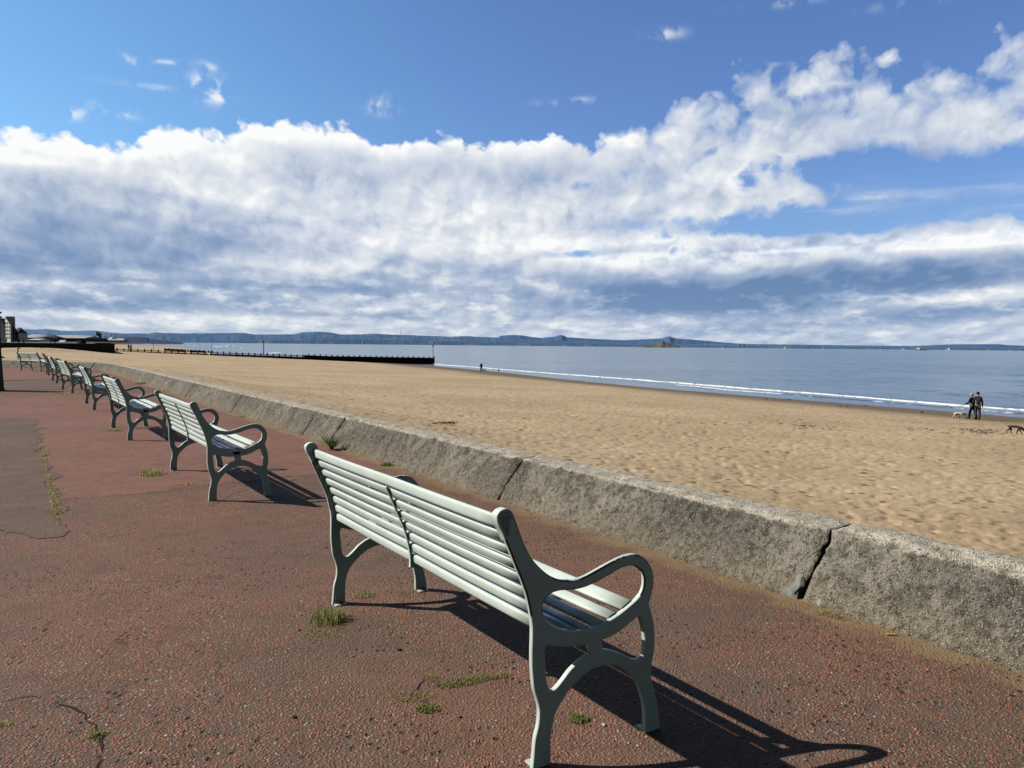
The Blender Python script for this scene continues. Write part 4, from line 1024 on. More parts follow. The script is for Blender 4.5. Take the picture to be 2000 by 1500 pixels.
for k, (px, py) in enumerate([(.5, 610), (1.6, 619), (4, 623), (5.8, 627), (7.2, 630), (8.8, 632.6), (25.5, 632)]):
    Y = 8 * FPX / (665 - py + .6) * .93
    p_ = hor(px, Y, FZ); h = H(px, py, Y) - FZ
    root = empty('street_lamp', p_, .0, ['nearest street lamp, cut by the left edge of the picture', 'second nearest street lamp before the flats', 'third street lamp of the receding row', 'fourth street lamp of the receding row', 'fifth street lamp of the receding row', 'sixth and farthest street lamp of the left row', 'street lamp with wide head right of the white turret'][k], 'street lamp', 'street lamps on the far promenade')
    bm = bmesh.new(); tube(bm, [(0, 0, 0), (0, 0, h)], [.13, .08], 6); obj('pole', bm, simple('grey_pole', (.3, .3, .3), .6) if k < 6 else BLACK, root)
    bm = bmesh.new(); lathe(bm, [(.12, -.35), (.5, -.2), (.55, 0), (.2, .18)], 10, (0, 0, h)); obj('lamp_head', bm, BLACK, root)
def shed(name, px0, px1, ptop0, ptop1, pbot_, Y, depth, wallm, roofm, label, arch=0.0, cat='building'):
    a, b = hor(px0, Y, FZ), hor(px1, Y, FZ); w_ = b.x - a.x; cx = (a.x + b.x) / 2
    root = empty(name, (cx, Y, FZ), 0, label, cat); h0, h1 = H(px0, ptop0, Y) - FZ, H(px1, ptop1, Y) - FZ
    he = min(h0, h1) * .5
    bm = bmesh.new(); box(bm, (0, depth / 2, he / 2), (w_, depth, he)); obj('wall', bm, wallm, root)
    bm = bmesh.new(); n = 10; secs = []
    for i in range(n + 1):
        k = i / n; x = -w_ / 2 + w_ * k; z = h0 + (h1 - h0) * k - arch * (2 * k - 1) ** 2
        secs.append([(x * 1.02, -1, he + .01), (x * 1.02, -1, he + .35), (x * 1.02, depth * .5, max(he + .4, z)), (x * 1.02, depth + 1, he + .01)])
    loft(bm, secs); obj('roof', bm, roofm, root)
    for i in range(5):
        bm = bmesh.new(); box(bm, (-w_ / 2 + w_ * (i + .5) / 5, -.08, he * .4), (w_ * .1, .2, he * .5)); obj('opening', bm, DKWIN, root)
    return root
shed('market_hall', 37, 73, 651.5, 653.5, 662, 900, 40, DKGREY, SHED, 'wide hall with pale grey pitched roof left of the arena', 1.5)
shed('warehouse', 70, 100, 651, 654.5, 663, 1100, 40, DKBLUE, DKBLUE, 'dark blue gabled shed between the hall and the long roof', 2.5)
shed('arena', 88, 165, 653.5, 654.5, 662, 1250, 60, DKGREY, SHED, 'long low arena with white roof edge', 1.0)
shed('depot', 150, 168, 657, 657, 664, 1300, 40, SHED, SHED, 'small pale depot at the right end of the arena')
# harbour tower block
a = hor(189.5, 1900, FZ); root = empty('tower_block', (a.x, 1900, FZ), 0, 'grey tower block with a lower dark wing standing over the harbour', 'building'); h = H(190, 647.5, 1900) - FZ
bm = bmesh.new(); box(bm, (0, 4, h / 2), (4.2, 8, h)); obj('tower', bm, GREYW, root)
bm = bmesh.new(); box(bm, (4.4, 4, h * .42), (4.6, 9, h * .84)); obj('wing', bm, DKBLUE, root)
for r_ in range(4): bm = bmesh.new(); box(bm, (0, -.1, h * (.35 + .15 * r_)), (2.6, .2, h * .05)); obj('window', bm, DKWIN, root)
for px0, px1, pt, pb, Y, m_, lab in [(181, 188, 656.5, 661, 1850, WHITE, 'small white harbour office at the foot of the tower block'), (155, 180, 658.5, 664, 1500, SHED, 'pale low warehouse left of the tower block'), (166, 200, 660, 666, 1400, DKGREY, 'low dark quay sheds under the tower block'), (198, 240, 662, 667, 1500, SHED, 'row of pale low quay sheds right of the tower block'), (211, 216, 658.5, 662, 1700, WHITE, 'white oil tank on the quay'), (53, 76, 661.5, 664.5, 700, WHITE, 'long low white kiosk in front of the hall'), (225, 238, 660.5, 663.5, 1800, SHED, 'pale shed on the green bank of the harbour')]:
    shed('quay_shed', px0, px1, pt, pt, pb, Y, 20, m_, m_, lab)
for px, pt in ((218, 651.5), (225.5, 650), (206, 655)):
    a = hor(px, 1900, FZ); h = H(px, pt, 1900) - FZ; root = empty('harbour_crane', a, 0, {218: 'left crane of the tall pair behind the quay', 225.5: 'taller right crane of the pair behind the quay', 206: 'short harbour crane beside the tower block'}[px], 'crane', 'harbour cranes')
    bm = bmesh.new(); tube(bm, [(0, 0, 0), (0, 0, h)], [.7, .4], 5); obj('mast', bm, DKBLUE, root)
    bm = bmesh.new(); tube(bm, [(-2, 0, h * .8), (4, 0, h * .95)], .35, 5); obj('jib', bm, DKBLUE, root)

# dark low headland with the lighthouse
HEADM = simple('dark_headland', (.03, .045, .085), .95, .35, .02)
def ridge_mesh(name, pts, Y, matr, front=.06, seed=1, step=2.0, amp=.25, base=SEA - 2, kind='structure'):
    pxs = np.arange(pts[0][0], pts[-1][0] + .01, step); pys = np.interp(pxs, [p[0] for p in pts], [p[1] for p in pts])
    rows = 9; V = []
    nz = (fbm(pxs * .22, pxs * 0, seed, 4) - .5) * 2 * amp
    for r_ in range(rows + 2):
        k = min(r_, rows - 1) / (rows - 1); US = fbm(pxs * .12, pxs * 0 + r_ * .7, seed + 9, 3) - .5
        for px, py, n_, u in zip(pxs, pys, nz, US):
            top = at_y(px, py + n_, Y); x, y, z = top
            if r_ < rows:
                kk = 1 - (1 - k) ** 1.6
                yy = Y * (1 - front * (1 - k) * (1 + .15 * u * (0 < k < 1))); xx = x * yy / Y; zz = base + (z - base) * (kk + .05 * u * k * (1 - k) * 4 * .5)
            else: yy = Y * (1 + front * (r_ - rows + 1)); xx = x * yy / Y; zz = base + (z - base) * (.5 if r_ == rows else 0)
            V.append((xx, yy, zz))
    return link(name, grid_mesh(name, np.array(V), rows + 2, len(pxs)), matr)
o = ridge_mesh('headland', [(150, 664.5), (180, 662.5), (215, 661), (238, 658), (262, 657.6), (288, 659), (292, 662), (310, 663.6), (322, 665.2), (345, 667), (358, 668.4)], 2100, HEADM, .05, 4, 1.0, .5); tag(o, kind='structure')
a = hor(322, 2050, SEA); h = H(322, 660, 2050) - SEA; root = empty('lighthouse', a, 0, 'small white lighthouse at the tip of the dark headland', 'lighthouse')
bm = bmesh.new(); lathe(bm, [(2.0, 0), (1.3, h * .8), (1.6, h * .82), (1.6, h * .86)], 12); obj('tower', bm, WHITE, root)
bm = bmesh.new(); lathe(bm, [(1.0, h * .86), (1.0, h * .96), (.2, h * 1.02)], 10); obj('lantern', bm, DKWIN, root)

# ------------------------------------------------------------------ far shore
def m_hill(name, c0, c1, field, fs):  # blue distance haze is mixed into these base colours
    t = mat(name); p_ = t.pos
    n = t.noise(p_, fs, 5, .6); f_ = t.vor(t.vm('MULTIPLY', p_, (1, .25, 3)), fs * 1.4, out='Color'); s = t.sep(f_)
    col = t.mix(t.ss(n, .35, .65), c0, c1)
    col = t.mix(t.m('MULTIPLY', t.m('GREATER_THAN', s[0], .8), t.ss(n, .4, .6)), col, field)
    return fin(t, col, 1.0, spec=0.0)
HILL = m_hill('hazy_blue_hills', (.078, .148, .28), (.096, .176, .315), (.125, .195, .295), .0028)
HILLP = m_hill('haze_pale_hills', (.14, .225, .39), (.16, .25, .42), (.16, .25, .40), .001)
HILLN = m_hill('hazy_near_shore', (.072, .135, .245), (.092, .162, .265), (.15, .20, .25), .0045)
far = [(-60, 646), (38, 645), (50, 642.8), (70, 643.8), (88, 642.2), (104, 643.5), (120, 645.7), (150, 646.3), (177, 645.2), (190, 645.7), (203, 647.6), (222, 650), (250, 652), (300, 655)]
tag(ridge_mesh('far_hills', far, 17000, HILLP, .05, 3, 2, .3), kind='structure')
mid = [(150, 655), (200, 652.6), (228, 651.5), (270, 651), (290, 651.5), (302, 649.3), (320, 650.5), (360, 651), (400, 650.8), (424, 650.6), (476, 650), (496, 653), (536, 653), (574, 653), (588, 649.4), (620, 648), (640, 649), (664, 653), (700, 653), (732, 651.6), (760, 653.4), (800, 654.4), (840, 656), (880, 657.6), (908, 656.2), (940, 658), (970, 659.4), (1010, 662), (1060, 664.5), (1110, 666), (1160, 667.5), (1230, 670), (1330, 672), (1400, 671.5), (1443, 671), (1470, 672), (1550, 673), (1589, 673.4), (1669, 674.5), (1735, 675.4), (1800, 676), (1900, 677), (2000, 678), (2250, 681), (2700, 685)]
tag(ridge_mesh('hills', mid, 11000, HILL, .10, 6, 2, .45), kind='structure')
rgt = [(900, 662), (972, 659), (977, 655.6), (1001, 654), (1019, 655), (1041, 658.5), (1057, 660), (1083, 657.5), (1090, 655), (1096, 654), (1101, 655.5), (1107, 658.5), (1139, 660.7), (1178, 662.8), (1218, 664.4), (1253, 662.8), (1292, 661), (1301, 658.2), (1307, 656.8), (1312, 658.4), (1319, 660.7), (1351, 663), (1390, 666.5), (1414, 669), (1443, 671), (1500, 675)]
HILLM = m_hill('hazy_blue_grey_hills', (.075, .145, .29), (.09, .165, .32), (.11, .18, .31), .002)
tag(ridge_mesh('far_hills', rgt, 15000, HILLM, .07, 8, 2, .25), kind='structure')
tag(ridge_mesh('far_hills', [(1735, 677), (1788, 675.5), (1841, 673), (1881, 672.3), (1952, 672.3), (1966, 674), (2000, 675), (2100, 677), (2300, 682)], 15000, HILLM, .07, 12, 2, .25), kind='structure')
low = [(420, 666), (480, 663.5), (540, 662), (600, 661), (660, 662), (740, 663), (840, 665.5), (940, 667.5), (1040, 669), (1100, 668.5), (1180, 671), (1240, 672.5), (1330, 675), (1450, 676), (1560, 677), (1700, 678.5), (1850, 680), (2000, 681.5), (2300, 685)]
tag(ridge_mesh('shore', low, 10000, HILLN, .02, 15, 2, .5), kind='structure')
ISL = simple('hazy_grassy_island', (.125, .145, .145), 1.0, .35, .01, 0)  # island tone greyed by distance haze put into the base colour
tag(ridge_mesh('island', [(1247, 678), (1252, 676), (1258, 673), (1266, 672.5), (1274, 670.5), (1284, 669), (1290, 666.5), (1294, 665.8), (1300, 668.5), (1306, 669.7), (1321, 674.3), (1328, 678)], 5200, ISL, .03, 19, 1, .5, SEA - 1), kind='structure')
# houses across the water
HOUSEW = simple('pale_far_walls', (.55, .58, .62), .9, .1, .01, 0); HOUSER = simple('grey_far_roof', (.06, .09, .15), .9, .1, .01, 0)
def far_house(px, py, wpx, hpx, Y):
    p_ = at_y(px, py, Y); w_ = wpx * Y / FPX; h = hpx * Y / FPX
    root = empty('house', p_, -.75, 'tiny white house on the far shore across the water', 'house', 'houses on the far shore')
    bm = bmesh.new(); box(bm, (0, 6, h * .35), (w_, 12, h * .7)); obj('wall', bm, HOUSEW, root)
    bm = bmesh.new(); loft(bm, [[(x, -.5, h * .7), (x, 12.5, h * .7), (x, 6, h)] for x in (-w_ / 2, w_ / 2)]); obj('roof', bm, HOUSER, root)
rr_ = random.Random(5)
for px, py, n, sp in ((652, 670, 3, 5), (628, 669.5, 4, 10), (713, 671, 3, 8), (810, 670, 5, 6), (745, 671.5, 3, 9), (1075, 674, 7, 14), (1125, 674.5, 5, 14), (1455, 676, 14, 13), (1438, 675, 5, 12), (1490, 675.5, 8, 14), (1570, 678, 6, 10), (1370, 673, 4, 8), (1670, 678, 3, 6)):
    for _ in range(n): far_house(px + rr_.uniform(-sp, sp), py + rr_.uniform(-1.2, .8), rr_.uniform(1.0, 2.4), rr_.uniform(1.0, 1.9), 9790)
for px, pb, pt, lab in ((783, 655, 641.5, 'tall thin television mast on the blue hills'), (573, 654, 649.5, 'short mast on the skyline left of the humped hill')):
    p_ = at_y(px, pb, 10900); h = at_y(px, pt, 10900).z - p_.z; bm = bmesh.new(); tube(bm, [(0, 0, -10), (0, 0, h * .5), (0, 0, h)], [3.5, 2.5, 1.2], 6); o = obj('mast', bm, HOUSER); o.location = p_; tag(o, lab, 'mast')
ship_labels = {1411: 'white motor yacht right of the island', 1533: 'white sailing boat under the far town', 1609: 'small white boat right of the sailing boat', 1720: 'white boat left of the orange ship pair', 1764: 'wide white boat nearer the orange ship', 1853: 'white coaster right of the orange ship', 1930: 'faint pale ship between the coaster and the right edge', 1973: 'small pale ship near the right edge', 1994: 'white boat at the right edge of the water'}
def ship(px, py, Lpx, sail, label, hull=WHITE, Y=6500):
    p_ = at_z(px, py, SEA); sc = p_.y / FPX; L_ = Lpx * sc
    p_.z = SEA; L_ *= 1.35; root = empty('sailing_boat' if sail else 'ship', p_, -.85, label, 'boat')
    bm = bmesh.new(); loft(bm, [[(X_ * L_, -w_ * L_, .16 * L_ if Lpx < 12 else .07 * L_), (X_ * L_, w_ * L_, .16 * L_ if Lpx < 12 else .07 * L_), (X_ * L_ * .9, w_ * L_ * .5, -.5), (X_ * L_ * .9, -w_ * L_ * .5, -.5)] for X_, w_ in ((-.5, .1), (-.1, .14), (.3, .1), (.5, .01))]); obj('hull', bm, hull, root)
    if sail:
        bm = bmesh.new(); v = [bm.verts.new(q) for q in ((-.42 * L_, 0, .2 * L_), (.1 * L_, .02 * L_, .2 * L_), (.06 * L_, 0, sail * sc))]; bm.faces.new(v); obj('sail', bm, WHITE, root)
        bm = bmesh.new(); tube(bm, [(.1 * L_, 0, 0), (.1 * L_, 0, sail * sc)], .06 * sc, 5); obj('mast', bm, WHITE, root)
    else:
        bm = bmesh.new(); hh = .28 * L_ if Lpx < 12 else .14 * L_; box(bm, (-.25 * L_ if Lpx > 12 else 0, 0, hh * .5 + (.1 * L_ if Lpx < 12 else .05 * L_)), (.28 * L_, .14 * L_, hh)); obj('cabin', bm, WHITE, root)
for px, py, L_, sail, Y in ((1411, 680.9, 4.5, 0, 0), (1533, 681.6, 4.5, 5.5, 0), (1609, 681.7, 3.2, 0, 0), (1720, 683.2, 3.2, 0, 0), (1764, 683.4, 5, 0, 0), (1853, 684.4, 9, 0, 0), (1930, 684.9, 4, 0, 0), (1973, 685.2, 3.2, 0, 0), (1994, 686.4, 3.4, 0, 0)):
    ship(px, py, L_, sail, ship_labels[px])
ship(1800, 683.9, 17, 0, 'long orange ship lying off the far shore', simple('orange_hull', (.45, .16, .09), .7))
for k, px in enumerate((1724, 1765, 1801, 1828)):
    p_ = at_y(px, 676.5, 14000); h = 4.6 * 14000 / FPX; root = empty('wind_turbine', p_, 0, 'pale wind turbine on the skyline, ' + ['leftmost of four', 'second from the left of four', 'third from the left of four', 'rightmost of four'][k], 'wind turbine', 'wind turbines on the far hills')
    bm = bmesh.new(); tube(bm, [(0, 0, -5), (0, 0, h)], [3, 1.8], 6); obj('tower', bm, HOUSEW, root)
    for q in range(3): a_ = 2.094 * q + k; bm = bmesh.new(); tube(bm, [(0, -4, h), (math.sin(a_) * h * .45, -4, h + math.cos(a_) * h * .45)], [1.6, .5], 4); obj('blade', bm, HOUSEW, root)
for k, (px, py) in enumerate([(592, 687.6), (598.5, 687.4), (603, 687.8), (787, 682), (793, 682.4)]):
    p_ = at_z(px, py, SEA); bm = bmesh.new(); sc = p_.y / FPX
    tube(bm, [(-1.1 * sc, 0, .2 * sc), (-.4 * sc, 0, .35 * sc), (.5 * sc, 0, .35 * sc), (.8 * sc, 0, .8 * sc)], [.15 * sc, .4 * sc, .35 * sc, .2 * sc], 6); o = obj('seabird', bm, DKC); o.location = p_; tag(o, ['left one of three dark seabirds afloat beyond the groyne', 'middle one of three dark seabirds afloat beyond the groyne', 'right one of three dark seabirds afloat beyond the groyne', 'left one of a pair of dark seabirds afloat left of the groyne end pole', 'right one of a pair of dark seabirds afloat left of the groyne end pole'][k], 'seabird', 'seabirds on the water')

# stones and weed lying at the water's edge
for k, (px, py) in enumerate([(1641, 794), (1655, 795), (1497, 779.5), (1541, 781.5), (1849, 795.5), (1800, 806), (1690, 793.5)]):
    p_ = on_beach(px, py); bm = bmesh.new(); bmesh.ops.create_icosphere(bm, subdivisions=2, radius=.11)
    for v in bm.verts: v.co *= 1 + .5 * mnoise.noise(v.co * 8 + Vector((k, 0, 0))); v.co.z *= .6
    o = obj('stone', bm, DSTONE); o.location = p_ + Vector((0, 0, .02)); tag(o, 'small dark stone lying in the shallow water', 'stone', 'stones in the shallows')
bm = bmesh.new()
for _ in range(260):
    px = random.choice([random.gauss(1570, 14), random.gauss(1890, 40), random.gauss(1930, 20), random.uniform(1300, 1990), random.gauss(870, 12)]); py = 834 + (px - 1570) * .028 + random.gauss(0, 3) if px > 1250 else 829 + random.gauss(0, 1.0)
    q = on_beach(px, py, .015); s = random.uniform(.02, .09); a_ = random.uniform(0, 6.28)
    v = [bm.verts.new(q + Vector((math.cos(a_ + b) * s * r_, math.sin(a_ + b) * s * r_, random.uniform(0, .05)))) for b, r_ in ((0, 1.6), (1.4, .5), (3.1, 1.5), (4.6, .6))]; bm.faces.new(v)
tag(obj('seaweed', bm, simple('dry_seaweed', (.03, .022, .014), .9)), 'scattered dark strands of seaweed along the tide line', 'seaweed', kind='stuff')

# ------------------------------------------------------------------ sky, clouds and sun
SUN_EL = 37.3
SDIR = Vector((-.992, .125, 0)).normalized()     # horizontal direction towards the sun
world = bpy.data.worlds.new("World"); scene.world = world; world.use_nodes = True
w = NT(world.node_tree); bg = w.n['Background']
sky = w.new('ShaderNodeTexSky', sky_type='NISHITA'); sky.sun_disc = False
sky.sun_elevation = R(SUN_EL); sky.sun_rotation = math.atan2(SDIR.x, SDIR.y)
sky.altitude = 0; sky.air_density = 1.0; sky.dust_density = .6; sky.ozone_density = 2.2
D = w.new('ShaderNodeTexCoord').outputs['Generated']; dx, dy, dz = w.sep(D)
az = w.m('ARCTAN2', dx, dy)
hyp = w.m('SQRT', w.m('ADD', w.m('MULTIPLY', dx, dx), w.m('MULTIPLY', dy, dy)))
tt = w.m('DIVIDE', dz, w.m('MAXIMUM', hyp, .001))
def pa(px, py):
    d = ray(px, py); return math.atan2(d.x, d.y), d.z / math.hypot(d.x, d.y)
AZ0, AZ1, T0, T1 = -1.6, 1.6, -.05, .55
azn = w.m('DIVIDE', w.m('SUBTRACT', az, AZ0), AZ1 - AZ0, clamp=True)
def curve(pts, size=False):                     # pixel polyline -> function of azimuth
    nd = w.new('ShaderNodeFloatCurve'); cm = nd.mapping; c = cm.curves[0]
    P = [((pa(x, y)[0] - AZ0) / (AZ1 - AZ0), (pa(x, y)[1] - T0) / (T1 - T0)) for x, y in pts] if not size else [((pa(x, 600)[0] - AZ0) / (AZ1 - AZ0), y / FPX / (T1 - T0)) for x, y in pts]
    P = [(0, P[0][1])] + P + [(1, P[-1][1])]
    while len(c.points) < len(P): c.points.new(.5, .5)
    for q, (x, y) in zip(c.points, P): q.location = (x, y); q.handle_type = 'AUTO_CLAMPED'
    cm.update(); w.put(nd.inputs['Value'], azn)
    v = w.m('MULTIPLY', nd.outputs[0], T1 - T0)
    return v if size else w.m('ADD', v, T0)
# cloud-layer coordinates: cells shrink and flatten towards the horizon
tp = w.m('MAXIMUM', tt, 0.0)
rec = w.m('DIVIDE', 1.0, w.m('ADD', tp, .035))
vx = w.m('MULTIPLY', az, w.m('MULTIPLY_ADD', rec, .10, 8.5))
vy = w.m('MULTIPLY_ADD', w.m('LOGARITHM', w.m('ADD', tp, .035), 2.71828), 1.45, w.m('MULTIPLY', tp, 5.0))
avec = w.comb(vx, vy, 0.0)
warp = w.noise(avec, 2.2, 5, .6, out=1, dim='2D')
avec = w.vm('ADD', avec, w.vm('SCALE', w.vm('SUBTRACT', warp, (.5, .5, .5)), .22))
def fb(vec, sc, det, ro): return w.noise(vec, sc, det, ro, dim='2D')
def puff(vec, sc, det):
    nd = w.new('ShaderNodeTexVoronoi', feature='F1', voronoi_dimensions='2D'); w.put(nd.inputs['Vector'], vec)
    nd.inputs['Scale'].default_value = sc; nd.inputs['Detail'].default_value = det; nd.inputs['Roughness'].default_value = .55
    return w.m('SUBTRACT', 1.0, nd.outputs['Distance'])
lax, lay, _z = w.sep(avec)
fvec = w.comb(lax, w.m('MULTIPLY', lay, .62), 0.0)
n_big = fb(avec, .45, 3, .5)
n_med = w.m('ADD', w.m('MULTIPLY', fb(avec, 1.1, 4, .52), .5), w.m('MULTIPLY', puff(avec, 1.7, 3.0), .5))
OFFV = w.vm('ADD', avec, (-.12, .20, 0))
n_med2 = w.m('ADD', w.m('MULTIPLY', fb(OFFV, 1.1, 3, .5), .5), w.m('MULTIPLY', puff(OFFV, 1.7, 2.0), .5))
n_fine = fb(fvec, 4.6, 5, .53); n_fine2 = fb(w.vm('ADD', fvec, (-.04, .07, 0)), 4.6, 4, .53)
wob = w.m('ADD', w.m('MULTIPLY', w.m('SUBTRACT', n_med, .5), .11), w.m('MULTIPLY', w.m('SUBTRACT', n_fine, .5), .03))
atv = w.comb(az, tt, 0.0)
def ell(px, py, rx, ry, ang=0.0, soft=1.0):     # soft elliptical weight around a direction
    a0, t0 = pa(px, py)
    mp = w.new('ShaderNodeMapping', vector_type='TEXTURE'); w.put(mp.inputs['Vector'], atv)
    mp.inputs['Location'].default_value = (a0, t0, 0); mp.inputs['Rotation'].default_value = (0, 0, R(ang)); mp.inputs['Scale'].default_value = (rx / FPX, ry / FPX, 1)
    return w.m('POWER', .36788, w.vm('DOT_PRODUCT', mp.outputs[0], mp.outputs[0], out=1))
def total(parts):
    acc = None
    for wgt, n_ in parts: acc = w.m('MULTIPLY', n_, wgt) if acc is None else w.m('MULTIPLY_ADD', n_, wgt, acc)
    return acc
# upper edge of the great bank and of the streamers rising to the right
B = curve([(-400, 255), (0, 243), (120, 246), (215, 262), (300, 236), (440, 230), (520, 213), (600, 226), (690, 242), (760, 262), (830, 268), (900, 257), (1000, 257), (1100, 252), (1180, 240), (1240, 205), (1300, 165), (1380, 125), (1460, 90), (1530, 78), (1600, 66), (1700, 76), (1790, 84), (1880, 72), (2000, 56), (2400, 20)])
rightness = w.ss(az, pa(1120, 300)[0], pa(1300, 300)[0])
wob_top = w.m('MULTIPLY', wob, w.m('MULTIPLY_ADD', rightness, .8, .55))
above = w.m('ADD', w.m('SUBTRACT', B, tt), wob_top)          # > 0 inside
edge_soft = w.m('MULTIPLY_ADD', rightness, .04, .008)
bank = w.m('DIVIDE', above, edge_soft, clamp=True)
# windows of blue sky at right
holes = total([(1.15, ell(1650, 318, 190, 34, -3)), (1.25, ell(1900, 345, 260, 38, 0)), (1.25, ell(1800, 410, 300, 34, 2)), (.95, ell(1500, 445, 200, 20, 2)), (.8, ell(1200, 440, 90, 16, 2)), (.75, ell(1190, 494, 130, 9, 1)), (.85, ell(1440, 180, 70, 20, 35)), (.8, ell(1535, 140, 24, 55, -25)), (.62, ell(1640, 178, 110, 18, 12)), (.55, ell(1790, 135, 60, 20, 10)), (.75, ell(1380, 300, 55, 14, 30)), (.7, ell(1560, 235, 140, 18, 8)), (.7, ell(1270, 215, 40, 40, 40)), (.3, ell(1860, 110, 60, 30, 10)), (.45, ell(1100, 360, 120, 14, -4)), (1.0, ell(2300, 330, 300, 90, 0))])
hole = w.m('MULTIPLY', w.m('ADD', holes, w.m('MULTIPLY', w.m('SUBTRACT', n_med, .5), 1.5)), 1.0)
hole = w.m('MULTIPLY', w.ss(w.m('ADD', hole, w.m('MULTIPLY', w.m('SUBTRACT', n_fine, .5), 1.1)), .12, .85), w.ss(holes, .03, .25))
streak = fb(w.comb(w.m('MULTIPLY', az, 5.0), w.m('MULTIPLY', tt, 34.0), 0.0), 1.0, 4, .6)
band2 = w.m('MULTIPLY', total([(.9, ell(1480, 378, 150, 12, 3)), (.75, ell(1700, 384, 60, 8, 2)), (.45, ell(1900, 372, 160, 14, 5)), (.5, ell(1640, 412, 60, 6, 0)), (.4, ell(1950, 412, 90, 10, 4))]), w.ss(streak, .35, .6))
wisps = total([(1, ell(405, 172, 26, 20, -25)), (.8, ell(432, 185, 14, 12, 0)), (.8, ell(230, 216, 34, 8, -4)), (.7, ell(135, 220, 24, 10, 0)), (.45, ell(255, 117, 20, 6, -20)), (.45, ell(325, 121, 30, 4, 6)), (.5, ell(418, 134, 20, 7, -20)), (.5, ell(747, 207, 24, 16, 10)), (.45, ell(1112, 197, 50, 6, 3)), (.5, ell(1302, 66, 30, 10, 0)), (.3, ell(1790, 5, 60, 8, 0)), (.3, ell(1530, 5, 60, 8, 0)), (.3, ell(300, 170, 60, 5, 0))])
wisps = w.m('MULTIPLY', w.m('MULTIPLY', wisps, 1.5, clamp=True), w.ss(n_fine, .40, .66))
dens = w.m('MULTIPLY', bank, w.m('SUBTRACT', 1.0, hole, clamp=True))
# second, lower bank: solid below its own edge
B2 = curve([(-400, 560), (700, 560), (900, 540), (1050, 512), (1200, 503), (1400, 492), (1520, 484), (1650, 478), (1800, 472), (1920, 466), (2000, 462), (2400, 452)])
low_in = w.m('DIVIDE', w.m('ADD', w.m('SUBTRACT', B2, tt), w.m('MULTIPLY', wob, .32)), .006, clamp=True)
thin = w.m('MULTIPLY_ADD', w.ss(n_big, .36, .60), .22, .80)       # thinner veils in the streamers
thin = w.m('MAXIMUM', w.m('SUBTRACT', 1.0, rightness), thin)
dens = w.m('MULTIPLY', dens, thin)
dens = w.m('MAXIMUM', w.m('MAXIMUM', dens, low_in), w.m('MAXIMUM', w.m('MULTIPLY', band2, .85, clamp=True), w.m('MULTIPLY', wisps, .8, clamp=True)))
# shading of the cloud: bright crests, blue-grey bellies
rel1 = w.m('SUBTRACT', n_med, n_med2); rel2 = w.m('SUBTRACT', n_fine, n_fine2)
shade = total([(0.38, ell(60, 440, 330, 85, -4)), (0.19, ell(560, 305, 190, 32, -6)), (0.19, ell(900, 330, 190, 30, -8)), (0.12, ell(640, 400, 300, 50, 0)), (0.34, ell(100, 510, 260, 30, 0)), (0.46, ell(1230, 575, 190, 36, -5)), (0.53, ell(1640, 545, 420, 36, 3)), (0.37, ell(1330, 600, 300, 16, 0)), (0.53, ell(1820, 616, 200, 15, 4)), (0.37, ell(640, 560, 260, 18, 0)), (0.34, ell(300, 590, 260, 14, 0)), (0.25, ell(900, 520, 150, 16, -6)), (0.31, ell(1900, 545, 220, 26, 0)), (0.15, ell(1150, 350, 200, 40, 0)), (0.31, ell(750, 618, 260, 9, 0)), (0.28, ell(120, 600, 150, 10, 0)), (0.19, ell(450, 480, 200, 25, 5))])
lite = total([(.40, ell(100, 272, 260, 26, 0)), (.30, ell(480, 245, 330, 22, 0)), (.30, ell(420, 385, 130, 16, -8)), (.30, ell(900, 430, 240, 40, 4)), (.25, ell(60, 315, 130, 10, 0)), (.35, ell(1080, 560, 60, 16, -10)), (.5, ell(1900, 578, 140, 12, 5)), (.45, ell(1640, 612, 40, 10, 5)), (.45, ell(1560, 489, 120, 4, 2)), (.4, ell(1250, 497, 60, 4, 0)), (.4, ell(1900, 474, 140, 6, 2)), (.2, ell(560, 520, 300, 14, 0)), (.2, ell(330, 535, 220, 8, 0)), (.35, ell(1250, 470, 400, 14, 3)), (.3, ell(720, 605, 60, 6, 0)), (.3, ell(300, 620, 300, 6, 0))])
topglow = w.m('MULTIPLY', w.m('SUBTRACT', 1.0, w.m('DIVIDE', above, .045, clamp=True)), .34)
rows_ = fb(w.comb(w.m('MULTIPLY', az, 24.0), w.m('MULTIPLY', tt, 74.0), 0.0), 1.0, 5, .58)
lowz = w.m('MULTIPLY', w.ss(tt, .115, .05), w.m('SUBTRACT', w.ss(rows_, .48, .72), .25))
val = w.m('MULTIPLY_ADD', lowz, .30, w.m('ADD', .745, w.m('ADD', w.m('MULTIPLY', rel1, .46), w.m('MULTIPLY', rel2, .28))))
val = w.m('ADD', val, w.m('MULTIPLY', w.m('SUBTRACT', n_med, .56), .30))
val = w.m('ADD', val, w.m('ADD', w.m('MULTIPLY', w.m('SUBTRACT', n_big, .5), .6), topglow))
val = w.m('ADD', val, w.m('MULTIPLY', lite, w.m('MULTIPLY_ADD', n_fine, .9, .4)))
rim_d = w.m('ADD', w.m('SUBTRACT', B2, tt), w.m('MULTIPLY', wob, .32))
rim = w.m('MULTIPLY', w.m('SUBTRACT', 1.0, w.m('DIVIDE', w.m('ABSOLUTE', rim_d), .018, clamp=True)), w.ss(az, pa(950, 500)[0], pa(1250, 500)[0]))
val = w.m('MULTIPLY_ADD', rim, w.m('MULTIPLY_ADD', n_fine, .6, .05), val)
val = w.m('SUBTRACT', val, w.m('MULTIPLY', shade, w.m('MULTIPLY_ADD', n_med, 1.7, .30)))
ccol = w.ramp(val, [(0.0, (.14, .245, .44)), (.22, (.24, .345, .54)), (.42, (.385, .475, .64)), (.60, (.575, .64, .75)), (.78, (.74, .78, .84)), (1.0, (.97, .98, .98))])
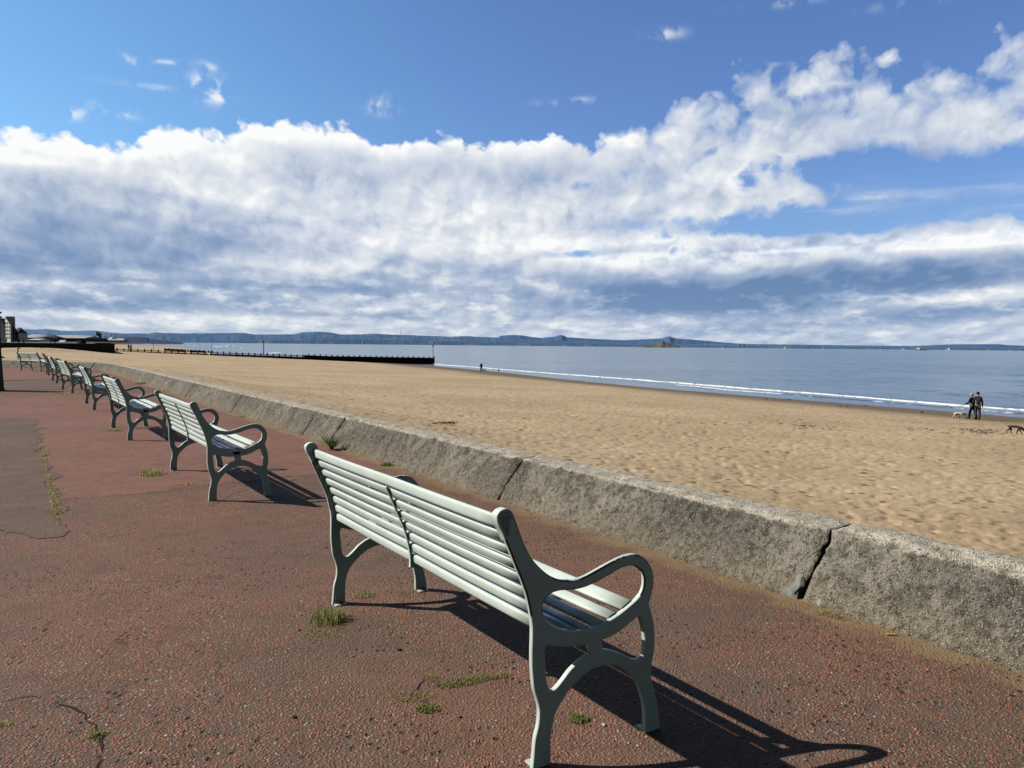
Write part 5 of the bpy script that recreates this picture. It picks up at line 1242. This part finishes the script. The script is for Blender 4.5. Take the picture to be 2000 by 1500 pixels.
# haze towards the horizon
haze = w.m('POWER', 2.718, w.m('MULTIPLY', w.m('MAXIMUM', tt, 0.0), -34.0))
hz_col = w.mix(w.ss(az, -.3, .45), (.56, .645, .72), (.36, .48, .66))
ccol = w.mix(w.m('MULTIPLY', haze, .6), ccol, hz_col)
# clear sky, dimmed overhead and behind the camera to cut fill light
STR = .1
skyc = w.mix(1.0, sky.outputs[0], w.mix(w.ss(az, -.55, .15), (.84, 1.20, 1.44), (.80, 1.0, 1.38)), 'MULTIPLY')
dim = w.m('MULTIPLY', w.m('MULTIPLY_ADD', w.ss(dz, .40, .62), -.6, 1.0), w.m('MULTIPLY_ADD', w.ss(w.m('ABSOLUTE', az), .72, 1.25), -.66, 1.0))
skyc = w.mix(w.ss(w.m('ABSOLUTE', az), .72, 1.25), skyc, w.mix(1.0, skyc, (1.25, .86, .52), 'MULTIPLY'))  # sides and rear also warmed to tint the fill in shaded parts
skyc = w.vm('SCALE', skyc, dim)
cl10 = w.vm('SCALE', ccol, 1.0 / STR)
front = w.m('MULTIPLY', w.ss(w.m('ABSOLUTE', az), 1.05, .72), w.ss(dz, -.02, .0))
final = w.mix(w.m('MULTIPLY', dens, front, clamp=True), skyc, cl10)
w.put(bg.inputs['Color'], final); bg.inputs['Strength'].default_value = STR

ld = bpy.data.lights.new('sun', 'SUN'); ld.energy = 4.9; ld.angle = R(.53); ld.color = (1.0, .955, .88)
sun = bpy.data.objects.new('sun', ld); C.objects.link(sun)
to_sun = Vector((SDIR.x * math.cos(R(SUN_EL)), SDIR.y * math.cos(R(SUN_EL)), math.sin(R(SUN_EL))))
sun.rotation_euler = to_sun.to_track_quat('Z', 'Y').to_euler()
scene.view_settings.view_transform = 'Standard'; scene.view_settings.look = 'None'; scene.view_settings.exposure = 0; scene.view_settings.gamma = 1
scene.render.engine = 'CYCLES'
scene.cycles.max_bounces = 5; scene.cycles.diffuse_bounces = 0; scene.cycles.glossy_bounces = 2
world.cycles.sampling_method = 'MANUAL'; world.cycles.sample_map_resolution = 512
